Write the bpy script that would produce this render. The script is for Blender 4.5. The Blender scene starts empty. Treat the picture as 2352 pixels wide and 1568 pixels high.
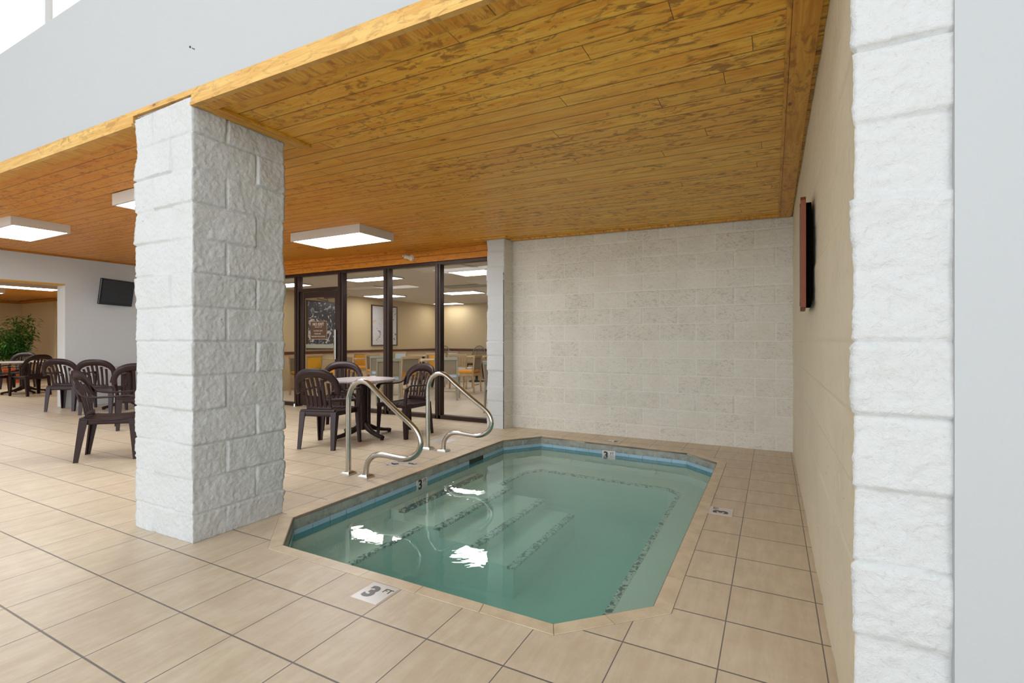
import bpy, bmesh, math, random
import numpy as np
from mathutils import Vector, Matrix
from math import sin, cos, pi, radians, atan, atan2, sqrt

# ------------------------------------------------------------------ camera, world, light, exposure
SC = bpy.context.scene
COL = SC.collection
F_PX = 1135.0
EYE = 1.185
YAW = atan(599 / F_PX)
cd = bpy.data.cameras.new('camera')
cd.sensor_width = 36.0
cd.lens = 36.0 * F_PX / 2352.0
cd.shift_y = -2.0 / 2352.0
cd.clip_start = 0.05
cam = bpy.data.objects.new('camera', cd)
COL.objects.link(cam)
cam.location = (0, 0, EYE)
cam.rotation_euler = (pi / 2, 0, YAW)
SC.camera = cam

world = bpy.data.worlds.new('overcast_sky')
SC.world = world
world.use_nodes = True
bg = world.node_tree.nodes['Background']
bg.inputs[0].default_value = (0.92, 0.97, 1.03, 1)
bg.inputs[1].default_value = 1.5

def area(name, loc, rot, size, power, col=(1, 1, 1)):
    l = bpy.data.lights.new(name, 'AREA')
    l.shape = 'RECTANGLE'; l.size, l.size_y = size
    l.energy = power; l.color = col
    o = bpy.data.objects.new(name, l); COL.objects.link(o)
    o.location = loc; o.rotation_euler = rot
    return o
# daylight through the tall windows of the pool hall, behind the camera
area('hall_window_light', (-4.5, -15.8, 2.9), (radians(90), 0, 0), (18, 5.6), 1350, (0.90, 0.97, 1.07))
area('hall_side_fill', (3.8, -5.0, 2.6), (radians(90), 0, radians(75)), (7, 4), 420, (0.92, 0.98, 1.06))  # side fill added for the pillar's right face, no window is known here
# overhead fill added over the hall floor, to bounce light up to the boards
area('hall_overhead_fill', (-3.5, -3.0, 6.1), (0, 0, 0), (14, 5), 240, (0.92, 0.97, 1.05))

SC.view_settings.view_transform = 'Standard'
SC.view_settings.look = 'None'
SC.view_settings.gamma = 1
SC.view_settings.use_curve_mapping = False
SC.view_settings.exposure = -0.10
SC.render.film_transparent = False
try:
    SC.cycles.max_bounces = 6
    SC.cycles.diffuse_bounces = 3
    SC.cycles.glossy_bounces = 3
    SC.cycles.volume_bounces = 1
    SC.cycles.use_adaptive_sampling = True
    SC.cycles.adaptive_threshold = 0.09
    SC.cycles.transparent_max_bounces = 16
    SC.cycles.sample_clamp_indirect = 6
    SC.cycles.caustics_reflective = False
    SC.cycles.caustics_refractive = False
    SC.cycles.use_denoising = True
except Exception:
    pass

# ------------------------------------------------------------------ node helpers
def lin(c):
    f = lambda v: v / 12.92 if v <= 0.04045 else ((v + 0.055) / 1.055) ** 2.4
    return tuple(f(x / 255.0) for x in c) + (1,)

class NT:
    def __init__(s, name):
        s.m = bpy.data.materials.new(name); s.m.use_nodes = True
        s.t = s.m.node_tree; s.n = s.t.nodes; s.l = s.t.links
        s.b = s.n['Principled BSDF']; s.out = s.n['Material Output']
    def new(s, k, **kw):
        n = s.n.new(k)
        for a, v in kw.items():
            setattr(n, a, v)
        return n
    def put(s, sock, v):
        if hasattr(v, 'is_output') or isinstance(v, bpy.types.NodeSocket):
            s.l.new(v, sock)
        else:
            sock.default_value = v
    def math(s, op, a, b=None, c=None, clamp=False):
        n = s.new('ShaderNodeMath', operation=op, use_clamp=clamp)
        s.put(n.inputs[0], a)
        if b is not None: s.put(n.inputs[1], b)
        if c is not None: s.put(n.inputs[2], c)
        return n.outputs[0]
    def mix(s, f, a, b, blend='MIX'):
        n = s.new('ShaderNodeMix', data_type='RGBA', blend_type=blend)
        s.put(n.inputs[0], f); s.put(n.inputs[6], a); s.put(n.inputs[7], b)
        return n.outputs[2]
    def noise(s, vec, scale, detail=4, rough=0.55, dist=0.0):
        n = s.new('ShaderNodeTexNoise')
        if vec is not None: s.l.new(vec, n.inputs['Vector'])
        n.inputs['Scale'].default_value = scale
        n.inputs['Detail'].default_value = detail
        n.inputs['Roughness'].default_value = rough
        n.inputs['Distortion'].default_value = dist
        return n.outputs[0]
    def ramp(s, f, stops):
        n = s.new('ShaderNodeValToRGB')
        s.l.new(f, n.inputs[0])
        e = n.color_ramp.elements
        while len(e) < len(stops): e.new(0.5)
        for i, (p, c) in enumerate(stops):
            e[i].position = p
            e[i].color = c if len(c) == 4 else tuple(c) + (1,)
        return n.outputs[0]
    def smooth(s, f, lo, hi):
        n = s.new('ShaderNodeMapRange', interpolation_type='SMOOTHSTEP')
        s.put(n.inputs[0], f); n.inputs[1].default_value = lo; n.inputs[2].default_value = hi
        return n.outputs[0]
    def pos(s):
        return s.new('ShaderNodeNewGeometry').outputs['Position']
    def obj(s):
        return s.new('ShaderNodeTexCoord').outputs['Object']
    def mapping(s, vec, scale=(1, 1, 1), loc=(0, 0, 0), rot=(0, 0, 0)):
        n = s.new('ShaderNodeMapping')
        s.l.new(vec, n.inputs[0])
        n.inputs['Location'].default_value = loc
        n.inputs['Rotation'].default_value = rot
        n.inputs['Scale'].default_value = scale
        return n.outputs[0]
    def sep(s, vec):
        n = s.new('ShaderNodeSeparateXYZ'); s.l.new(vec, n.inputs[0]); return n.outputs
    def comb(s, x, y, z):
        n = s.new('ShaderNodeCombineXYZ')
        s.put(n.inputs[0], x); s.put(n.inputs[1], y); s.put(n.inputs[2], z)
        return n.outputs[0]
    def white(s, vec):
        n = s.new('ShaderNodeTexWhiteNoise', noise_dimensions='3D'); s.l.new(vec, n.inputs[0]); return n.outputs[0]
    def bump(s, h, strength=0.3, dist=0.01):
        n = s.new('ShaderNodeBump')
        n.inputs['Strength'].default_value = strength
        n.inputs['Distance'].default_value = dist
        s.l.new(h, n.inputs['Height'])
        s.l.new(n.outputs[0], s.b.inputs['Normal'])
    def base(s, c): s.put(s.b.inputs['Base Color'], c)
    def rough(s, r): s.put(s.b.inputs['Roughness'], r)

def plain(name, c, rough=0.5, metal=0.0, var=0.06, scale=12, bump=0.0, bscale=60, spec=0.5):
    k = NT(name); c = lin(c)
    n = k.noise(k.obj(), scale, 3)
    k.base(k.mix(n, tuple(x * (1 - var) for x in c[:3]) + (1,), tuple(min(1, x * (1 + var)) for x in c[:3]) + (1,)))
    k.rough(rough); k.b.inputs['Metallic'].default_value = metal
    k.b.inputs['Specular IOR Level'].default_value = spec
    if bump: k.bump(k.noise(k.obj(), bscale, 4), bump, 0.004)
    return k.m

def emit(name, c, s):
    k = NT(name)
    e = k.new('ShaderNodeEmission'); e.inputs[0].default_value = tuple(c) + (1,); e.inputs[1].default_value = s
    k.l.new(e.outputs[0], k.out.inputs[0])
    return k.m

# ------------------------------------------------------------------ materials
def mat_floor(name, x0, px_l, px_r, y0, py, col_a, col_b, grout):
    k = NT(name); p = k.pos(); x, y, z = k.sep(p)
    dx = k.math('SUBTRACT', x, x0)
    pit = k.math('ADD', k.math('MULTIPLY', k.math('GREATER_THAN', dx, 0.0), px_r - px_l), px_l)
    u = k.math('DIVIDE', dx, pit)
    v = k.math('DIVIDE', k.math('SUBTRACT', y, y0), py)
    du = k.math('MULTIPLY', k.math('PINGPONG', u, 0.5), px_l)
    dv = k.math('MULTIPLY', k.math('PINGPONG', v, 0.5), py)
    gu = k.math('SUBTRACT', 1.0, k.smooth(du, 0.0012, 0.0034))
    gv = k.math('SUBTRACT', 1.0, k.smooth(dv, 0.0020, 0.0052))
    g = k.math('MAXIMUM', gu, gv)
    rnd = k.white(k.comb(k.math('FLOOR', u), k.math('FLOOR', v), 0.0))
    st = k.noise(k.mapping(p, (22, 3.2, 1)), 1.0, 6, 0.65, 0.4)
    st2 = k.noise(p, 9.0, 5, 0.6)
    fine = k.noise(k.mapping(p, (160, 40, 1)), 1.0, 3, 0.7)
    f = k.math('ADD', k.math('MULTIPLY', k.smooth(st, 0.35, 0.68), 0.55), k.math('MULTIPLY', k.smooth(st2, 0.35, 0.7), 0.45))
    c = k.mix(f, lin(col_a), lin(col_b))
    c = k.mix(k.math('MULTIPLY', k.smooth(fine, 0.5, 0.8), 0.18), c, lin((235, 222, 200)))
    c = k.mix(k.math('MULTIPLY', rnd, 0.20), c, lin((188, 164, 138)))
    # faint worn stains with a shape of their own
    sn = k.smooth(k.noise(p, 0.9, 5, 0.6), 0.55, 0.75)
    c = k.mix(k.math('MULTIPLY', sn, 0.22), c, lin((190, 162, 132)))
    c = k.mix(g, c, lin(grout))
    k.base(c)
    k.rough(k.math('ADD', 0.30, k.math('MULTIPLY', st2, 0.16)))
    h = k.math('SUBTRACT', k.math('MULTIPLY', st, 0.12), k.math('MULTIPLY', g, 1.0))
    k.bump(h, 0.35, 0.0025)
    return k.m

M = {}
M['floor'] = mat_floor('beige_ceramic_floor_tile', -1.563, 0.3604, 0.3468, 0.887, 0.3457, (204, 185, 157), (223, 207, 182), (114, 106, 103))
M['coping'] = None

def mat_wood(name, plank, axis, light, dark, burn=0.5, joint=True, y0=0.0, orange=True):
    """boards: width 'plank' across; axis = 'X' when the boards run along X"""
    k = NT(name); p = k.pos(); x, y, z = k.sep(p)
    along, across = (x, y) if axis == 'X' else ((y, x) if axis == 'Y' else (x, z))
    v = k.math('DIVIDE', k.math('SUBTRACT', across, y0), plank)
    row = k.math('FLOOR', v)
    r1 = k.white(k.comb(row, 3.3, 1.0))
    r2 = k.white(k.comb(row, 7.1, 2.0))
    seg = k.math('DIVIDE', k.math('ADD', along, k.math('MULTIPLY', r1, 9.0)), 2.7)
    segi = k.math('FLOOR', seg)
    r3 = k.white(k.comb(row, segi, 5.0))
    off = k.math('MULTIPLY', r3, 37.0)
    q = k.comb(k.math('ADD', along, off), across, z)
    grain = k.noise(k.mapping(q, (2.4, 26, 20)), 1.0, 5, 0.6, 1.1)
    fine = k.noise(k.mapping(q, (9, 190, 60)), 1.0, 3, 0.6, 0.3)
    blot = k.noise(k.mapping(q, (9, 20, 9)), 1.0, 5, 0.62, 1.0)
    big = k.noise(k.mapping(p, (0.7, 1.6, 0.7)), 1.0, 3, 0.5, 0.5)
    c = k.mix(k.smooth(grain, 0.30, 0.70), lin(dark), lin(light))
    c = k.mix(k.math('MULTIPLY', r3, 0.34), c, lin((212, 140, 40)) if orange else lin(dark))
    c = k.mix(k.math('MULTIPLY', r2, 0.25), c, lin((222, 184, 98)))
    c = k.mix(k.math('MULTIPLY', k.smooth(fine, 0.55, 0.8), 0.16), c, lin((160, 98, 26)))
    bm = k.math('MULTIPLY', k.smooth(blot, 0.50, 0.64), k.smooth(k.math('ADD', big, k.math('MULTIPLY', r1, 0.30)), 0.46, 0.70))
    c = k.mix(k.math('MULTIPLY', bm, burn), c, lin((116, 62, 14)))
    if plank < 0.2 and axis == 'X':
        # boards turn a deeper orange towards the left end
        deep = k.smooth(k.math('ADD', k.math('MULTIPLY', x, -1.0), k.math('MULTIPLY', k.noise(p, 0.8, 2), 2.0)), 1.6, 6.5)
        c = k.mix(k.math('MULTIPLY', deep, 0.55), c, lin((206, 118, 20)))
    # knots: sparse dark ovals
    vo = k.new('ShaderNodeTexVoronoi', feature='F1'); vo.inputs['Scale'].default_value = 1.0
    vo.inputs['Randomness'].default_value = 1.0
    k.l.new(k.mapping(q, (3.2, 7.6, 3.2)), vo.inputs['Vector'])
    kn = k.math('SUBTRACT', 1.0, k.smooth(vo.outputs['Distance'], 0.05, 0.10))
    kr = k.math('GREATER_THAN', k.white(vo.outputs['Position']), 0.45)
    c = k.mix(k.math('MULTIPLY', k.math('MULTIPLY', kn, kr), 0.85), c, lin((74, 38, 14)))
    # smoky weathered patches
    sm = k.noise(k.mapping(p, (0.8, 5.5, 1)), 1.0, 5, 0.6, 0.8)
    c = k.mix(k.math('MULTIPLY', k.smooth(sm, 0.60, 0.76), 0.30 if orange else 0.15), c, lin((150, 104, 36)))
    halo = k.math('SUBTRACT', 1.0, k.smooth(vo.outputs['Distance'], 0.08, 0.26))
    c = k.mix(k.math('MULTIPLY', k.math('MULTIPLY', halo, kr), 0.30), c, lin((150, 88, 26)))
    # seams between the boards
    dv = k.math('MULTIPLY', k.math('PINGPONG', v, 0.5), plank)
    wob = k.math('MULTIPLY', k.white(k.comb(row, 1.7, 9.0)), 0.0012)
    g = k.math('SUBTRACT', 1.0, k.smooth(dv, 0.0014, 0.0052))
    g = k.math('MULTIPLY', g, k.math('ADD', 0.62, k.math('MULTIPLY', r2, 0.38)))
    if joint:
        ds = k.math('MULTIPLY', k.math('PINGPONG', seg, 0.5), 2.7)
        g2 = k.math('MULTIPLY', k.math('SUBTRACT', 1.0, k.smooth(ds, 0.0006, 0.0028)), 0.8)
        g = k.math('MAXIMUM', g, g2)
    c = k.mix(g, c, lin((54, 26, 8)))
    k.base(c)
    k.rough(0.42)
    k.b.inputs['Specular IOR Level'].default_value = 0.35
    k.bump(k.math('SUBTRACT', k.math('MULTIPLY', grain, 0.25), g), 0.4, 0.003)
    return k.m

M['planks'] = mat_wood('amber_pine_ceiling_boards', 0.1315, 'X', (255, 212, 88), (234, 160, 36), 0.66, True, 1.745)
M['fascia'] = mat_wood('pale_pine_fascia_board', 0.5, 'Z', (232, 196, 120), (204, 152, 74), 0.45, False, 2.2, False)
M['trimY'] = mat_wood('amber_pine_trim_board', 2.0, 'Y', (232, 178, 70), (200, 130, 34), 0.5, True, -1.0)
M['header'] = mat_wood('orange_pine_header_boards', 0.09, 'Z', (224, 146, 42), (196, 108, 20), 0.3, False, 2.385)

COURSE_ = 0.2032
def mat_block(name, col, dirt, bscale=55, bstr=0.5, speck=True, joint=None):
    k = NT(name); p = k.pos()
    n1 = k.noise(p, 3.0, 4, 0.6)
    n2 = k.noise(p, bscale, 6, 0.7, 0.3)
    n3 = k.noise(p, bscale * 0.35, 5, 0.6, 0.8)
    c = k.mix(k.math('MULTIPLY', k.smooth(n1, 0.4, 0.75), 0.35), lin(col), lin(dirt))
    c = k.mix(k.math('MULTIPLY', k.math('SUBTRACT', 1.0, k.smooth(n2, 0.28, 0.46)), 0.30), c, lin((168, 162, 148)))
    if speck:
        vo = k.new('ShaderNodeTexVoronoi'); vo.inputs['Scale'].default_value = 9.0
        k.l.new(p, vo.inputs['Vector'])
        d = k.math('SUBTRACT', 1.0, k.smooth(vo.outputs['Distance'], 0.022, 0.04))
        r = k.math('GREATER_THAN', k.white(vo.outputs['Position']), 0.86)
        c = k.mix(k.math('MULTIPLY', k.math('MULTIPLY', d, r), 0.8), c, lin((96, 84, 72)))
    if joint is not None:
        x, y, z = k.sep(p)
        v = k.math('DIVIDE', k.math('ADD', z, 0.04), COURSE_)
        row = k.math('FLOOR', v)
        odd = k.math('MULTIPLY', k.math('MODULO', k.math('ADD', row, 10.0), 2.0), 0.2032)
        u = k.math('DIVIDE', k.math('SUBTRACT', k.math('SUBTRACT', x, joint), odd), 0.4064)
        du = k.math('MULTIPLY', k.math('PINGPONG', u, 0.5), 0.4064)
        dv = k.math('MULTIPLY', k.math('PINGPONG', v, 0.5), COURSE_)
        jm = k.math('SUBTRACT', 1.0, k.smooth(k.math('MINIMUM', du, dv), 0.0025, 0.0065))
        bt = k.white(k.comb(k.math('FLOOR', u), row, 1.0))
        # chipped crevices run as short slanting marks
        sl = k.noise(k.mapping(p, (30, 30, 62), rot=(0, radians(32), 0)), 0.7, 4, 0.65, 1.4)
        sm = k.math('MULTIPLY', k.math('SUBTRACT', 1.0, k.smooth(sl, 0.34, 0.50)), k.math('ADD', 0.12, k.math('MULTIPLY', bt, 0.38)))
        c = k.mix(sm, c, lin((150, 144, 128)))
        c = k.mix(k.math('MULTIPLY', bt, 0.10), c, lin((180, 172, 154)))
        c = k.mix(k.math('MULTIPLY', jm, 0.75), c, lin((232, 230, 222)))
        n3 = k.math('ADD', n3, k.math('MULTIPLY', sl, 0.8))
    k.base(c); k.rough(0.62)
    k.bump(k.math('ADD', k.math('MULTIPLY', n3, 1.0), k.math('MULTIPLY', n2, 0.5)), bstr, 0.006)
    return k.m
M['block'] = mat_block('white_painted_split_face_block', (206, 208, 207), (196, 196, 191), 80, 0.95)
M['block_far'] = mat_block('white_painted_rough_block_wall', (226, 221, 208), (206, 199, 182), 42, 0.7, False, -3.22)
M['block_side'] = mat_block('cream_painted_smooth_block', (226, 214, 190), (210, 196, 168), 26, 0.16)
M['hallwhite'] = plain('white_hall_paint', (226, 228, 228), 0.7, 0, 0.01, 1.0)
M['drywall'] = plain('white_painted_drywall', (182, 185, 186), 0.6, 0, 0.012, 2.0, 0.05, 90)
M['leftwall'] = plain('grey_white_painted_wall', (216, 220, 221), 0.6, 0, 0.012, 2.0, 0.04, 90)
M['creamwall'] = plain('cream_wall_panel', (226, 208, 172), 0.6, 0, 0.02, 1.5)
M['tan'] = plain('tan_dining_room_wall', (204, 182, 142), 0.65, 0, 0.02, 1.5)
M['dceil'] = plain('pale_dining_ceiling', (216, 210, 202), 0.7, 0, 0.02, 2.0)
M['dfloor'] = mat_floor('pale_dining_floor_tile', 0.0, 0.46, 0.46, 0.0, 0.46, (208, 194, 174), (222, 208, 190), (190, 176, 158))
M['bronze'] = plain('dark_bronze_aluminium', (62, 48, 42), 0.32, 0.55, 0.05, 6)
M['chrome'] = plain('brushed_stainless_steel', (186, 184, 178), 0.22, 1.0, 0.03, 30)
M['plastic'] = plain('dark_brown_moulded_plastic', (46, 29, 29), 0.38, 0, 0.05, 6, 0.04, 200, 0.30)
M['black'] = plain('black_plastic', (16, 16, 18), 0.3, 0, 0.05, 5)
M['matte_black'] = plain('matte_black_shadow_backing', (10, 9, 8), 1.0, 0, 0.05, 5, spec=0.0)
M['screen'] = plain('dark_glossy_screen', (34, 35, 38), 0.14, 0, 0.03, 5)
M['whitemetal'] = plain('white_enamelled_metal', (216, 212, 206), 0.45, 0, 0.02, 6)
M['whiteplastic'] = plain('white_plastic', (226, 216, 200), 0.4, 0, 0.03, 8)
M['maple'] = plain('light_maple_wood', (190, 158, 116), 0.45, 0, 0.08, 9)
M['maple_grey'] = plain('weathered_grey_wood', (150, 146, 128), 0.5, 0, 0.08, 9)
M['weave'] = plain('woven_taupe_fabric', (136, 120, 98), 0.8, 0, 0.08, 60)
M['orange'] = plain('mustard_orange_vinyl', (236, 158, 34), 0.5, 0, 0.06, 8)
M['yellow'] = plain('golden_yellow_vinyl', (236, 176, 26), 0.5, 0, 0.06, 8)
M['paleblue'] = plain('pale_blue_vinyl', (206, 218, 230), 0.45, 0, 0.04, 8)
M['tabletop'] = plain('pale_wood_laminate', (212, 186, 142), 0.4, 0, 0.06, 9)
M['frame_brown'] = plain('reddish_brown_stained_wood', (126, 58, 18), 0.6, 0, 0.15, 14)
M['frame_dark'] = plain('dark_brown_picture_frame', (74, 54, 44), 0.4, 0, 0.05, 8)
M['rail'] = plain('dark_red_brown_chair_rail', (92, 44, 34), 0.4, 0, 0.05, 8)
M['terracotta'] = plain('orange_terracotta', (202, 96, 40), 0.6, 0, 0.05, 8)
M['stem'] = plain('bamboo_stem_tan', (170, 142, 72), 0.5, 0, 0.1, 20)
M['tilewhite'] = plain('white_glazed_marker_tile', (214, 208, 202), 0.22, 0, 0.02, 8)
M['ink'] = plain('black_marker_ink', (34, 30, 32), 0.3, 0, 0.02, 8)
M['sign'] = plain('brown_engraved_sign', (84, 58, 36), 0.4, 0, 0.05, 20)
M['signtext'] = plain('cream_sign_lettering', (214, 196, 176), 0.5, 0, 0.02, 20)
M['lamp'] = emit('fluorescent_diffuser_glow', (0.98, 1.0, 1.0), 19.0)
M['lampdim'] = emit('dining_panel_glow', (1.0, 0.985, 0.96), 11.0)
M['lampoff'] = plain('unlit_diffuser_panel', (232, 230, 226), 0.5, 0, 0.01, 5)

def mat_granite():
    k = NT('mottled_lavender_grey_laminate'); p = k.obj()
    n = k.noise(p, 60, 6, 0.75); n2 = k.noise(p, 14, 4, 0.6)
    c = k.ramp(n, [(0.32, lin((128, 112, 116))), (0.5, lin((178, 168, 170))), (0.68, lin((214, 206, 206)))])
    k.base(k.mix(k.math('MULTIPLY', n2, 0.3), c, lin((170, 150, 156)))); k.rough(0.3)
    return k.m
M['granite'] = mat_granite()

def mat_leaf():
    k = NT('glossy_green_leaf')
    n = k.noise(k.obj(), 14, 3)
    k.base(k.ramp(n, [(0.3, lin((30, 78, 30))), (0.55, lin((64, 118, 44))), (0.75, lin((128, 156, 74)))]))
    k.rough(0.45); return k.m
M['leaf'] = mat_leaf()

def mat_art(name, bgc, fgs, scale, thr):
    k = NT(name); p = k.obj()
    n = k.noise(p, scale, 4, 0.5, 2.2); n2 = k.noise(p, scale * 1.9, 3, 0.5, 1.0)
    c = k.mix(k.smooth(n, thr, thr + 0.05), lin(bgc), lin(fgs[0]))
    c = k.mix(k.math('MULTIPLY', k.smooth(n2, 0.58, 0.64), 0.8), c, lin(fgs[1]))
    k.base(c); k.rough(0.25); return k.m
M['art_dark'] = mat_art('dark_leaf_print', (214, 210, 206), ((74, 76, 86), (150, 160, 176)), 4.5, 0.42)
M['art_light'] = mat_art('pale_abstract_print', (214, 212, 214), ((128, 132, 150), (216, 190, 166)), 3.0, 0.60)

# pool materials
def mat_coping():
    k = NT('beige_bullnose_coping_tile'); p = k.pos()
    n = k.noise(p, 9, 5, 0.6); n2 = k.noise(p, 70, 4, 0.6)
    c = k.mix(k.smooth(n, 0.3, 0.7), lin((206, 186, 156)), lin((226, 208, 178)))
    k.base(k.mix(k.math('MULTIPLY', n2, 0.25), c, lin((196, 166, 130)))); k.rough(0.33)
    k.bump(n2, 0.15, 0.002); return k.m
M['coping'] = mat_coping()
def mat_nosing():
    k = NT('grey_green_slate_tile_edge'); p = k.pos()
    n = k.noise(p, 12, 5, 0.65, 0.6); n2 = k.noise(p, 60, 4, 0.6)
    c = k.ramp(n, [(0.3, lin((132, 136, 126))), (0.6, lin((160, 163, 154))), (0.8, lin((174, 170, 158)))])
    x, y, z = k.sep(p)
    low = k.math('MULTIPLY', k.math('SUBTRACT', 1.0, k.smooth(z, -0.072, -0.052)), k.smooth(k.noise(p, 20, 4, 0.7), 0.46, 0.62))
    k.base(k.mix(k.math('MULTIPLY', low, 0.35), c, lin((66, 66, 58)))); k.rough(0.4); k.bump(n2, 0.2, 0.002); return k.m
M['nosing'] = mat_nosing()
M['bluetile'] = plain('pale_blue_waterline_tile', (158, 190, 208), 0.2, 0, 0.12, 7)
M['tealtile'] = plain('teal_glazed_tile', (66, 140, 150), 0.2, 0, 0.1, 7)
M['plaster'] = plain('pale_green_pool_plaster', (216, 222, 206), 0.7, 0, 0.05, 5)
def mat_edge(name, amount):
    k = NT(name); p = k.pos()
    n = k.noise(p, 26, 4, 0.6, 1.0)
    f = k.smooth(n, amount, amount + 0.05)
    k.base(k.mix(f, lin((28, 34, 38)), lin((196, 208, 194)))); k.rough(0.5); return k.m
M['edge_dark'] = mat_edge('black_step_edge_tile_worn', 0.53)
M['edge_worn'] = mat_edge('black_step_edge_tile_very_worn', 0.45)

def mat_water():
    k = NT('clear_teal_pool_water')
    lw = k.new('ShaderNodeLayerWeight'); lw.inputs[0].default_value = 0.5
    n = k.noise(k.mapping(k.pos(), (1, 1, 1)), 5.0, 3, 0.5, 0.3)
    b = k.new('ShaderNodeBump'); b.inputs['Strength'].default_value = 0.06; b.inputs['Distance'].default_value = 0.02
    k.l.new(n, b.inputs['Height'])
    k.l.new(b.outputs[0], lw.inputs['Normal'])
    f = k.math('ADD', 0.025, k.math('MULTIPLY', k.math('POWER', lw.outputs['Facing'], 4.2), 0.95), clamp=True)
    g = k.new('ShaderNodeBsdfGlossy'); g.inputs['Roughness'].default_value = 0.0
    k.l.new(b.outputs[0], g.inputs['Normal'])
    t = k.new('ShaderNodeBsdfTransparent')
    mx = k.new('ShaderNodeMixShader')
    k.l.new(f, mx.inputs[0]); k.l.new(t.outputs[0], mx.inputs[1]); k.l.new(g.outputs[0], mx.inputs[2])
    k.l.new(mx.outputs[0], k.out.inputs['Surface'])
    va = k.new('ShaderNodeVolumeAbsorption')
    va.inputs['Color'].default_value = (0.36, 0.95, 0.90, 1)
    va.inputs['Density'].default_value = 0.95
    vs_ = k.new('ShaderNodeVolumeScatter')
    vs_.inputs['Color'].default_value = (0.74, 1.0, 0.97, 1)
    vs_.inputs['Density'].default_value = 0.60
    ad = k.new('ShaderNodeAddShader')
    k.l.new(va.outputs[0], ad.inputs[0]); k.l.new(vs_.outputs[0], ad.inputs[1])
    k.l.new(ad.outputs[0], k.out.inputs['Volume'])
    k.n.remove(k.b)
    return k.m
M['water'] = mat_water()
def mat_glass():
    k = NT('clear_window_glass')
    lw = k.new('ShaderNodeLayerWeight'); lw.inputs[0].default_value = 0.5
    f = k.math('ADD', 0.010, k.math('MULTIPLY', k.math('POWER', lw.outputs['Facing'], 5.0), 0.5), clamp=True)
    g = k.new('ShaderNodeBsdfGlossy'); g.inputs['Roughness'].default_value = 0.0
    t = k.new('ShaderNodeBsdfTransparent'); t.inputs[0].default_value = (0.985, 0.99, 0.985, 1)
    mx = k.new('ShaderNodeMixShader')
    k.l.new(f, mx.inputs[0]); k.l.new(t.outputs[0], mx.inputs[1]); k.l.new(g.outputs[0], mx.inputs[2])
    k.l.new(mx.outputs[0], k.out.inputs['Surface']); k.n.remove(k.b)
    return k.m
M['glass'] = mat_glass()

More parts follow.
